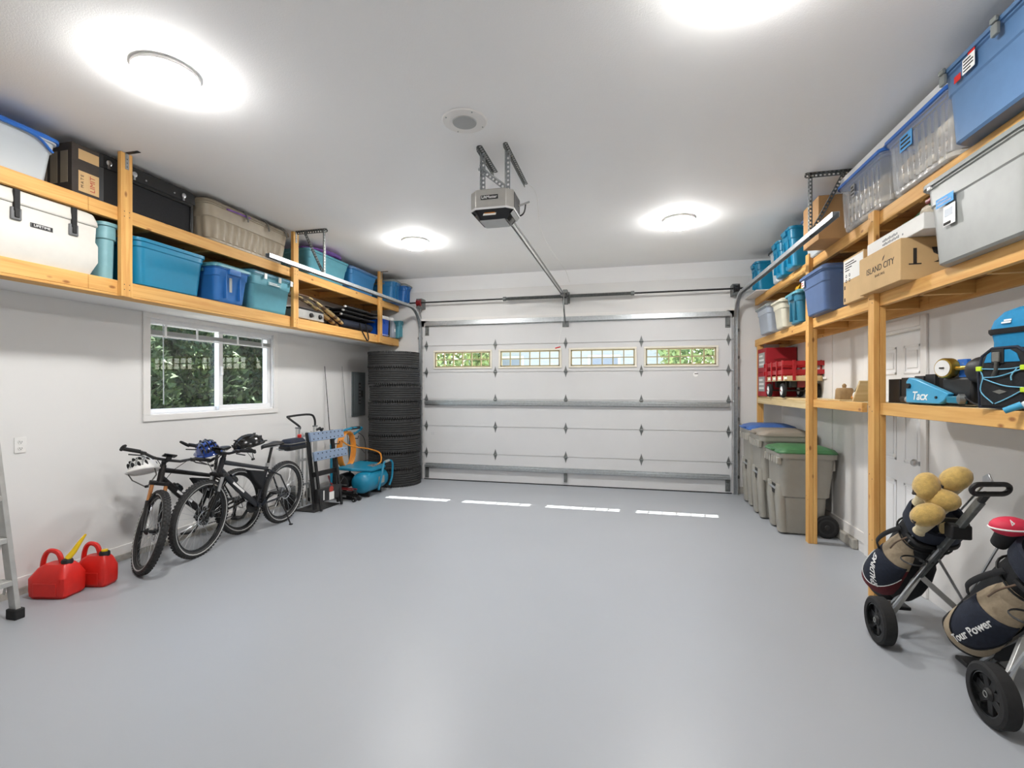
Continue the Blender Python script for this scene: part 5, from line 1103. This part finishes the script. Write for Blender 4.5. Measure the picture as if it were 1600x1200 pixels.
for k in range(5): MB().cyl((-.05+.01*k,-.03+.015*k,.08),(.02+.012*k,-.03+.015*k,.165),.006,n=6).build('tool_shank', 'black', t)
MB().cyl((-.12,.02,.012),(-.03,.03,.012),.011,n=8).build('handle', 'brown_band', t)
# near lower shelf
t = thing('mitre_box', 'black plastic mitre box with saw slots behind the blue trainer', 'mitre box', (1.96,3.79,RT), -90)
MB().box(-.3,.25,-.11,.05,0,.012).build('base', 'black', t)
for y, cuts in ((-.1,(-.14,.02,.14)),(.04,(-.14,.02,.14))):
    xs = [-.3]+[c+e for c in cuts for e in (-.01,.01)]+[.25]
    for q in range(0,len(xs),2): MB().box(xs[q],xs[q+1],y-.01,y+.01,.012,.17+.004*q).build('wall_segment', 'black', t, bevel=.003)
    MB().box(-.3,.25,y-.009,y+.009,.0125,.05).build('wall_rail', 'black', t)
t = thing('bike_trainer', 'light blue indoor bike trainer with flywheel on the near right shelf', 'bike trainer', (1.87,3.43,RT), -87)
pl_ = [(-.3,0,.01),(.02,0,.01),(.06,0,.03),(.1,0,.075),(-.2,0,.165),(-.27,0,.175),(-.3,0,.15)]
MB().prism([(x,-.07,z) for x,y,z in pl_],(0,.035,0)).build('side_plate', 'tacx_blue', t, bevel=.006)
MB().prism([(x*.8+.2,.1,z*.8) for x,y,z in pl_],(0,.03,0)).build('rear_plate', 'tacx_blue', t, bevel=.006)
text('Tacx', .075, 'white_ink', t, (-.16,-.0712,.055), shear=.25, bold=.0015)
MB().cyl((-.26,-.085,.12),(-.26,.0,.12),.017,n=14).build('pivot_knob', 'black', t); MB().cyl((.0,-.077,.05),(.0,-.06,.05),.008,n=10).build('bolt', 'dark_steel', t)
MB().tube([(-.32,-.03,.03),(-.42,-.02,.03),(-.46,.05,.04)],.022,10).build('foot_tube', 'black', t); MB().cyl((-.34,-.032,.03),(-.3,-.036,.03),.025,n=12).build('tube_collar', 'grey_tote', t)
MB().box(-.02,.22,-.03,.1,.012,.17).build('resistance_unit', 'black', t, bevel=.015)
fw_ = MB().lathe([(.001,-.02),(.055,-.02),(.06,-.012),(.06,.03),(.05,.035),(.001,.035)],(.03,-.04,.225),(-.25,1,0),26).build('flywheel', 'gold', t); MB().lathe([(.048,-.0215),(.048,-.024),(.001,-.024)],(.03,-.04,.225),(-.25,1,0),24).build('flywheel_face', 'card_white', fw_); MB().box(.01,.055,-.068,-.0645,.222,.23).build('face_print', 'ink', fw_)
MB().cyl((.06,-.02,.222),(.22,.0,.225),.013,n=12).build('shaft', 'gold', t)
MB().lathe([(.03,0),(.065,.01),(.075,.04),(.075,.12),(.06,.15),(.001,.155)],(.2,.0,.205),(1,.1,0),22).build('brake_drum', 'black', t)
MB().loft([rr(.06,.03,.01,.17,24,cx=.09,cy=.02),rr(.085,.035,.012,.24,24,cx=.085,cy=.02),rr(.075,.03,.012,.275,24,cx=.085,cy=.02)]).build('lever', 'blue_lid', t)
MB().tube(smoothpath([(.08,-.03,.05),(.2,-.06,.06),(.26,-.04,.02),(.33,-.03,.012),(.4,-.02,.012)],5),.006,6).build('cable', 'black', t)
MB().lathe([(.015,-.02),(.03,-.012),(.03,.012),(.015,.02)],(.19,-.06,.045),(.4,1,0),14).build('skewer_nut', 'galv_dark', t)
MB().box(.08,.2,-.07,-.035,.018,.06).build('arm', 'turq_dark', t, bevel=.006)
# backpack: local x across the front, y depth, front -y
bp_ = thing('backpack', 'blue and black hiking backpack with light blue bungee cords', 'backpack', (1.955,2.86,RT), -76)
MB().loft([rr(.32,.2,.06,0,48),rr(.36,.24,.08,.03,48),rr(.37,.26,.08,.2,48),rr(.37,.25,.09,.34,48),rr(.38,.26,.09,.38,48)]).build('main_body', 'pack_blue', bp_)
MB().loft([rr(.39,.27,.09,.378,48),rr(.4,.28,.09,.39,48),rr(.4,.28,.09,.405,48)]).build('zip_band', 'black_fabric', bp_)
MB().loft([rr(.39,.27,.09,.403,48),rr(.37,.26,.1,.45,48),rr(.31,.22,.1,.49,48),rr(.2,.14,.06,.51,48)]).build('lid', 'pack_blue', bp_)
fp = [[(-.125,-.13,.012),(.125,-.13,.012),(.13,-.13,.18),(.11,-.13,.27),(.06,-.13,.305),(-.06,-.13,.305),(-.11,-.13,.27),(-.13,-.13,.18)]]
MB().loft([[V((x-.045,y+.02,z)) for x,y,z in fp[0]],[V((x-.045,y-.025,z)) for x,y,z in fp[0]],[V((x*.85-.045,y-.045,.012+(z-.012)*.95)) for x,y,z in fp[0]]]).build('front_pocket', 'black_fabric', bp_, bevel=.01)
MB().tube([V((x*1.0-.045,-.16,z)) for x,y,z in fp[0]],.008,8,closed=True).build('pocket_piping', 'navy_fabric', bp_)
MB().loft([[V((x*.78-.045,-.1745,z)) for x,z in ((-.11,.235),(.11,.235),(.09,.275),(.05,.295),(-.05,.295),(-.09,.275))],[V((x*.78-.045,-.178,z)) for x,z in ((-.11,.235),(.11,.235),(.09,.275),(.05,.295),(-.05,.295),(-.09,.275))]]).build('pocket_top_panel', 'pack_blue', bp_)
MB().box(-.09,-.03,-.182,-.175,.23,.3).build('strap_base', 'black', bp_); bk = MB().box(-.08,-.045,-.192,-.18,.235,.285).build('buckle', 'grey_fabric', bp_, bevel=.004); MB().tube([(-.06,-.186,.24),(-.058,-.19,.2),(-.075,-.188,.165)],.012,6,flat=.3).build('webbing_tail', 'grey_fabric', bk)
for a in (((-.15,-.18,.205),(-.02,-.182,.2),(.06,-.18,.21)),((.06,-.18,.2),(-.05,-.184,.165),(-.135,-.18,.16)),((-.15,-.18,.2),(-.135,-.18,.16),(-.145,-.18,.09),(-.085,-.178,.03)),((-.135,-.18,.155),(-.03,-.184,.12),(.06,-.18,.11)),((.06,-.18,.1),(-.02,-.18,.055),(-.075,-.178,.03)),((.03,-.18,.2),(.01,-.186,.17),(.01,-.186,.145))):
    MB().tube(smoothpath(a,5),.0028,6).build('bungee_cord', 'cord', bp_)
for x, z in ((.06,.205),(.06,.1),(-.155,.205)): MB().box(x-.012,x+.016,-.187,-.175,z-.012,z+.012).build('cord_loop', 'neon', bp_, bevel=.003)
MB().prism([(-.09,-.1765,.09),(-.055,-.1765,.1),(-.02,-.1765,.09),(-.055,-.1765,.078)],(0,-.001,0)).build('emblem', 'grey_fabric', bp_)
MB().obox((-.06,-.1385,.432),(.045,.002,.008),RX(-14)).build('lid_logo', 'white_ink', bp_); MB().obox((-.055,-.1355,.443),(.035,.002,.008),RX(-14)).build('lid_logo', 'white_ink', bp_)
MB().tube([(-.165,-.13,.02),(-.05,-.15,.006),(.11,-.14,.02)],.013,8,flat=.8).build('base_trim', 'grey_fabric', bp_)
MB().tube(smoothpath([(.08,-.14,.4),(.075,-.155,.36),(.08,-.15,.32)],4),.006,6).build('zip_pull', 'neon', bp_)
MB().ell((.19,-.06,.2),(.05,.09,.13),None,14,8).build('side_pouch', 'navy_tote', bp_)
for s_ in (-1,1): MB().tube(smoothpath([(s_*.09,.13,.4),(s_*.12,.19,.3),(s_*.12,.17,.12),(s_*.1,.12,.04)],5),.02,8,flat=.4).build('shoulder_strap', 'black_fabric', bp_)
t = thing('spray_bottle', 'white bottle with light blue tip hanging over the shelf edge', 'bottle', (1.8,2.68,RT), -70)
MB().ell((0,0,.03),(.07,.03,.03),None,14,8).build('body', 'white_plastic', t); MB().cyl((-.05,-.02,.03),(-.1,-.05,.0),.017,.014,n=12).build('tip', 'tacx_blue', t)

# ------------------------------------------------------------------ wheelie bins (front faces -X, local front -y)
def bin_(label, yc, xf, w_, d_, h, lidm, mt='bin_body', lidtilt=0, mark=False):
    t = thing('wheeled_bin', label, 'bin', (xf+d_/2, yc, 0), -90, 'wheeled bins along the right wall')
    n = 64
    MB().loft([rr(w_*.68,d_*.66,.06,.012,n,cy=-d_*.04),rr(w_*.72,d_*.7,.06,.03,n,cy=-d_*.04),rr(w_*.78,d_*.76,.06,h*.42,n,cy=-d_*.03),rr(w_*.86,d_*.84,.06,h*.44,n,cy=-d_*.03),rr(w_*.92,d_*.92,.06,h*.86,n),rr(w_*.96,d_*.96,.06,h*.88,n),rr(w_*.97,d_*.97,.06,h*.9,n)]).build('body', mt, t)
    MB().loft([rr(w_,d_,.07,h*.875,n),rr(w_*1.01,d_*1.01,.07,h*.885,n),rr(w_*1.01,d_*1.01,.07,h*.93,n),rr(w_*.94,d_*.94,.06,h*.93,n)]).build('rim', mt, t)
    ld = MB().loft([rr(w_*1.03,d_*1.03,.07,h*.932,n),rr(w_*1.03,d_*1.03,.07,h*.945,n),rr(w_*.96,d_*.96,.08,h*.975,n),rr(w_*.7,d_*.72,.1,h,n)]).build('lid', lidm, t)
    for x in (-w_*.22,w_*.22): MB().box(x-.03,x+.03,-d_*.35,d_*.4,h*.96,h*.992).build('lid_rib', lidm, ld, bevel=.01)
    MB().tube(smoothpath([(-w_*.2,-d_*.5,h*.95),(-w_*.18,-d_*.56,h*.96),(w_*.18,-d_*.56,h*.96),(w_*.2,-d_*.5,h*.95)],4),.012,8).build('lid_handle', lidm, ld)
    # fluted skirt below the front rim
    for k in range(6): x = -w_*.4+w_*.8*k/5; MB().box(x-w_*.055,x+w_*.055,-d_*.5-.012,-d_*.5+.03,h*.8,h*.885).build('rim_flute', mt, t, bevel=.008)
    # raised front columns and grab bar
    for s_ in (-1,1): MB().loft([rr(w_*.26,.07,.03,.02,24,cx=s_*w_*.25,cy=-d_*.385),rr(w_*.27,.08,.03,h*.4,24,cx=s_*w_*.26,cy=-d_*.425),rr(w_*.24,.06,.03,h*.56,24,cx=s_*w_*.27,cy=-d_*.425)]).build('front_column', mt, t)
    MB().box(-w_*.24,w_*.24,-d_*.455,-d_*.41,h*.42,h*.55).build('grab_recess', 'black', t, bevel=.01); MB().cyl((-w_*.2,-d_*.47,h*.5),(w_*.2,-d_*.47,h*.5),.013,n=10).build('grab_bar', 'galv', t)
    for s_ in (-1,1):
        w2 = MB().lathe([(.03,-.03),(.1,-.028),(.115,-.015),(.115,.015),(.1,.028),(.03,.03)],(s_*w_*.46,d_*.3,.118),(1,0,0),24).build('wheel', 'black_rubber', t)
        MB().lathe([(.001,.034),(.02,.036),(.025,.03),(.08,.022),(.085,.029)],(s_*w_*.46,d_*.3,.118),(s_,0,0),20).build('hub', 'dark_steel', w2)
        MB().box(s_*w_*.36-.015,s_*w_*.36+.015,d_*.2,d_*.48,h*.74,h*.86).build('handle_bracket', mt, t, bevel=.008)
    MB().cyl((-w_*.4,d_*.47,h*.9),(w_*.4,d_*.47,h*.9),.017,n=10).build('rear_handle', mt, t); MB().cyl((-w_*.44,d_*.3,.118),(w_*.44,d_*.3,.118),.012,n=8).build('axle', 'dark_steel', t)
    if mark:
        x = w_*.465
        o = MB().prism([(0,-.04,.0),(0,.04,.0),(0,0,.07)],(.001,0,0)).build('recycling_mark', 'white_plastic', t); o.location = (x-.006, .03, h*.72); o.rotation_euler = (0,R(-3),0)
        for k in range(3): o = MB().box(0,.001,-.05+.008*k,.05-.008*k,-.028*k-.035,-.028*k-.02).build('printed_line', 'white_plastic', t); o.location = (x-.008, .03, h*.72); o.rotation_euler = (0,R(-3),0)
    return t
bin_('grey wheeled bin with green lid, nearest of the three', 5.86, 1.53, .56, .56, .93, 'bin_lid_green', mark=True)
bin_('grey wheeled bin with taupe lid, middle of the three', 6.44, 1.49, .52, .58, 1.06, 'bin_lid_taupe')
bin_('grey wheeled bin with blue lid, nearest the garage door', 7.06, 1.51, .52, .58, 1.08, 'bin_lid_blue')

# ------------------------------------------------------------------ golf carts and bags
TH = 42.8
def golf_cart(label, x, ya, hw, handle_z=1.0):
    t = thing('golf_cart', label, 'golf cart', (x, ya, 0), 0, 'golf push carts')
    up = V((0,-.68,.735))
    base = V((0,.42,.08))
    top = base+up*1.22
    MB().bar(base,top,.038,.03,(1,0,0)).build('main_tube', 'galv_dark', t, bevel=.004)
    MB().bar(base+V((-.03,-.03,.02)),base+up*.75+V((-.03,-.04,.0)),.014,.014,(1,0,0)).build('brace_rod', 'steel', t)
    hinge = base+up*.42
    for s_ in (-1,1):
        c = V((s_*hw,0,.138))
        MB().bar(hinge,c+V((-s_*.03,0,.0)),.032,.02,(0,1,0)).build('axle_strut', 'alu', t, bevel=.003); MB().bar(hinge+up*.25,c+V((-s_*.035,.02,.02)),.012,.012,(0,1,0)).build('strut_rod', 'steel', t)
        w2 = MB().lathe([(.098,-.035),(.125,-.036),(.137,-.028),(.138,0),(.137,.028),(.125,.036),(.098,.035)],c,(1,0,0),40,closed=True).build('wheel', 'black_rubber', t)
        MB().lathe([(.09,-.03),(.1,-.03),(.1,.03),(.09,.03)],c,(1,0,0),36,closed=True).build('rim', 'black_gloss', w2)
        for k in range(7):
            th = 2*PI*k/7+.2; MB().bar(c+V((s_*.008,.02*math.cos(th),.02*math.sin(th))),c+V((s_*.005,.094*math.cos(th),.094*math.sin(th))),.034,.014,(1,0,0)).build('spoke', 'black', w2, bevel=.003)
        MB().lathe([(.001,.03),(.02,.028),(.03,.018),(.034,-.02),(.001,-.025)],c,(s_,0,0),20).build('hub', 'black', w2); MB().lathe([(.011,.031),(.013,.033),(.015,.031)],c,(s_,0,0),16,closed=True).build('hub_ring', 'grey_tote', w2)
    for q, wd in ((.14,.12),(.72,.13)):
        p = base+up*q; nrm = V((0,.735,.68))
        MB().tube(smoothpath([p+V((-wd,0,0))+nrm*.1,p+V((-wd*.7,0,0))+nrm*.03,p+nrm*.015,p+V((wd*.7,0,0))+nrm*.03,p+V((wd,0,0))+nrm*.1],5),.014,8).build('bag_cradle', 'black', t)
    MB().box(-.09,.09,.4,.5,.05,.075).build('base_foot', 'black', t, bevel=.008)
    p = base+up*.95
    MB().box(-.05,.05,p.y-.04,p.y+.03,p.z-.05,p.z+.03).build('console', 'black', t, bevel=.01)
    p = base+up*.62; MB().lathe([(.055,-.005),(.06,0),(.055,.006)],(-.13,p.y-.06,p.z),(0,-.2,1),24,closed=True).build('cup_ring', 'black', t); MB().bar((-.0,p.y,p.z-.02),(-.08,p.y-.04,p.z-.005),.02,.012).build('cup_arm', 'black', t)
    MB().tube([top,top+up*.06],.018,10).build('handle_neck', 'black', t)
    hr = V((.97,.24,0)); c = top+up*.1
    pts = [c+hr*(.085*math.cos(R(a)))+V((.0,-.05,.3)).normalized()*(.035*math.sin(R(a))) for a in range(0,360,15)]
    # loop: rounded racetrack
    pts = []
    for a in range(-90,91,18): pts.append(c+hr*(.06+.035*math.cos(R(a)))+(up*.5+V((0,.2,.1)))*(.055*math.sin(R(a))))
    for a in range(90,271,18): pts.append(c+hr*(-.06+.035*math.cos(R(a)))+(up*.5+V((0,.2,.1)))*(.055*math.sin(R(a))))
    MB().tube(pts,.013,10,closed=True).build('handle_loop', 'black', t)
    return t
golf_cart('two wheeled golf cart with black loop handle, holding the maroon bag', 1.76, 3.39, .27)
golf_cart('two wheeled golf cart nearest the camera at the right edge', 1.85, 2.69, .215)

def golf_bag(label, loc, pocket, sec, logo, rot, turn, tang, pipe, tsz):
    t = thing('golf_bag', label, 'golf bag', loc, (TH,0,rot), 'golf bags on carts')
    n = 48
    MB().loft([rr(.2,.2,.08,0,n),rr(.235,.23,.09,.02,n),rr(.24,.24,.1,.3,n),rr(.25,.24,.1,.6,n),rr(.24,.23,.1,.74,n)]).build('body', 'black_fabric', t)
    MB().loft([rr(.255,.245,.1,.73,n),rr(.275,.265,.11,.75,n),rr(.28,.27,.11,.84,n),rr(.25,.24,.1,.845,n),rr(.235,.225,.1,.8,n)]).build('collar', 'navy_fabric', t)
    MB().loft([rr(.23,.22,.09,-.012,n),rr(.25,.24,.1,0,n),rr(.25,.24,.1,.05,n),rr(.236,.232,.1,.06,n)]).build('base_cup', 'black', t)
    # large side pocket, turned towards the room
    prof = ((.05,.1,.02),(.065,.17,.06),(.12,.22,.105),(.22,.235,.125),(.32,.22,.11),(.42,.2,.08),(.52,.175,.05),(.64,.12,.02)); PR = RZ(turn)
    def ip(z, k):
        for a_, b_ in zip(prof, prof[1:]):
            if z <= b_[0]: f = (z-a_[0])/(b_[0]-a_[0]); return a_[k]+(b_[k]-a_[k])*f
        return prof[-1][k]
    def surf(ph, z, off=0): return PR@V((-.1-(ip(z,2)+off)*max(0,math.cos(ph))+.04*min(0,math.cos(ph)), (ip(z,1)/2+off)*math.sin(ph), z))
    def ring(z): return [surf(2*PI*i/28, z) for i in range(28)]
    MB().loft([ring(z) for z in (.05,.065,.09,.12,.17,.22,.27,.32,.37,.42)]).build('lower_pocket', pocket, t, smooth=60)
    MB().loft([ring(z) for z in (.42,.47,.52,.58,.64)]).build('upper_panel', 'tan_fabric', t, smooth=60)
    lowz = lambda ph: .19+.17*(abs(ph)/1.35)**2
    m = MB(); nu, nv = 14, 8
    for off in (.004,):
        vs = []
        for i in range(nu+1):
            ph = -1.3+2.6*i/nu; z0 = lowz(ph)
            vs += [surf(ph, z0+(.45-z0)*j/nv, off) for j in range(nv+1)]
        m.add(vs, [(i*(nv+1)+j,(i+1)*(nv+1)+j,(i+1)*(nv+1)+j+1,i*(nv+1)+j+1) for i in range(nu) for j in range(nv)])
    o = m.build('logo_patch', sec, t, smooth=60); md = o.modifiers.new('thick','SOLIDIFY'); md.thickness = .003
    MB().tube([surf(-1.3+2.6*i/20, lowz(-1.3+2.6*i/20), .006) for i in range(21)],.0025,6).build('piping', pipe, t)
    tx = text(logo, tsz, 'white_ink', t, (0,0,0), (0,0,0), name='bag_lettering', shear=.25, bold=.001, extrude=.0008)
    ca_, sa_ = math.cos(R(tang)), math.sin(R(tang))
    for v_ in tx.data.vertices:                          # wrap the print onto the pocket
        a_, b_, e_ = v_.co; yy, zz = -(a_*ca_-b_*sa_), .3+a_*sa_+b_*ca_
        v_.co = surf(math.asin(max(-1,min(1,yy/(ip(zz,1)/2)))), zz, .0085+e_)
    # front pocket on the under side
    rg3 = []
    for z, wx, py in ((.05,.08,.02),(.08,.16,.06),(.2,.18,.085),(.34,.18,.075),(.44,.15,.045),(.5,.1,.02)):
        rg3.append([V((.02+wx/2*math.sin(2*PI*i/20),-.1-py*max(0,math.cos(2*PI*i/20))+.03*min(0,math.cos(2*PI*i/20)),z)) for i in range(20)])
    MB().loft(rg3).build('front_pocket', 'black_fabric', t, smooth=60)
    MB().tube(smoothpath([(-.13,.02,.68),(-.19,.02,.6),(-.2,.03,.5),(-.17,.03,.42)],6),.016,8,flat=.4).build('shoulder_strap', 'black_fabric', t)
    MB().tube(smoothpath([(-.13,-.06,.7),(-.16,-.05,.62),(-.165,-.045,.54)],5),.005,6).build('zipper', 'brown_band', t)
    MB().tube(rr(.262,.252,.1,.64,32),.006,6,closed=True).build('webbing_strap', 'black', t)
    MB().box(-.1,.1,-.004,.004,.78,.835).build('divider_bar', 'grey_fabric', t); MB().box(-.004,.004,-.1,.1,.78,.835).build('divider_bar', 'grey_fabric', t)
    return t
bagA = golf_bag('golf bag with maroon and navy pocket, farther of the two', (1.76,3.905,.185), 'maroon_fabric', 'navy_fabric', 'SPALDING', 0, 22, 122, 'white_ink', .046)
bagB = golf_bag('navy and tan golf bag with white script, nearest the camera', (1.85,3.205,.185), 'tan_fabric', 'navy_fabric', 'Tour Power', 0, 34, 82, 'black', .05)
def inbag(bag, p): return Matrix.Translation(bag.location)@Matrix.Rotation(R(TH),4,'X')@V(p)
def club(label, bag, p, lean, head):
    """a club standing in the bag; built in bag space, its root tilted like the bag"""
    w0 = Matrix.Translation(bag.location)@Matrix.Rotation(R(TH),4,'X')@V((p[0],p[1],.08))
    t = thing('golf_club', label, 'golf club', w0, (TH,0,0), 'golf clubs')
    tip = V((lean[0],lean[1],p[2]-.08)); MB().cyl((0,0,0),tip,.0045,.006,n=8).build('shaft', 'steel', t)
    if head in ('fur','pink'):
        if head == 'fur':
            M3 = RY(-35)@RZ(lean[2])
            hc = MB().ell(tip+V((.0,.0,.02)),(.084,.064,.064),M3,18,10).build('head_cover', 'fur', t)
            MB().lathe([(.045,0),(.04,-.05),(.03,-.12),(.034,-.15),(.001,-.15)],tip+V((.02,0,.0)),(0,0,1),16).build('cover_sock', 'fur_pale', hc)
            MB().obox(tip+V((-.06,-.03,.0)),(.03,.02,.014),M3).build('cover_tag', 'ink', hc)
        else:
            M3 = RX(-TH)@RZ(15)
            hc = MB().ell(tip,(.085,.06,.045),M3,20,10).build('head_cover', 'pink', t)
            MB().tube([tip+M3@V((.0865*math.cos(R(a)),.0615*math.sin(R(a)),-.006)) for a in range(0,360,15)],.004,6,closed=True).build('cover_seam', 'white_ink', hc)
            MB().lathe([(.05,0),(.045,-.06),(.034,-.14),(.001,-.14)],tip+V((.02,0,-.01)),(0,0,1),16).build('cover_sock', 'black_fabric', hc)
            tx = text('4', .05, 'white_ink', hc, (0,0,0)); tx.location = tip+M3@V((-.035,-.045,.024)); tx.rotation_euler = (M3@RX(62)@RZ(30)).to_euler()
    else:
        ir = MB().loft([[tip+V((x,y,z)) for x,y,z in ((-.006,-.012,0),(.006,-.012,0),(.006,.012,0),(-.006,.012,0))],[tip+V((x,y,z)) for x,y,z in ((-.01,-.03,.03),(.004,-.03,.03),(.004,.03,.035),(-.01,.03,.035))],[tip+V((x,y,z)) for x,y,z in ((-.012,-.036,.075),(-.002,-.036,.075),(-.002,.012,.085),(-.012,.012,.085))]]).build('club_head', 'steel' if head == 'iron' else 'tan_band', t, bevel=.003)
    return t
club('golf club with the largest tan fur head cover at the top', bagA, (.02,.05,1.08), (.0,.03,20), 'fur')
club('golf club with tan fur head cover, leftmost in the farther bag', bagA, (-.05,.04,1.03), (-.06,.02,60), 'fur')
club('golf club with tan fur head cover, rightmost in the farther bag', bagA, (-.01,-.0,1.0), (-.04,-.01,-30), 'fur')
club('golf club with tan fur head cover, lowest over the bag rim', bagA, (-.07,-.03,.95), (-.06,-.05,10), 'fur')
club('bare iron club head sticking out right of the fur covers', bagA, (.09,.05,1.06), (.08,.03,0), 'iron')
for k in range(3): club(('left','middle','right')[k]+'most pale iron head drooping at the farther bag rim' if k != 1 else 'middle pale iron head drooping at the farther bag rim', bagA, (-.02+.035*k,-.085,.83), (.0,-.01,0), 'wood')
club('golf club with red head cover marked 4 in the nearest bag', bagB, (-.06,.08,.85), (-.06,.07,0), 'pink')
for k in range(3): club(('first','second','third')[k]+' tan iron head in the nearest golf bag', bagB, (.0+.03*k,-.02,.86), (.0,-.0,0), 'wood')
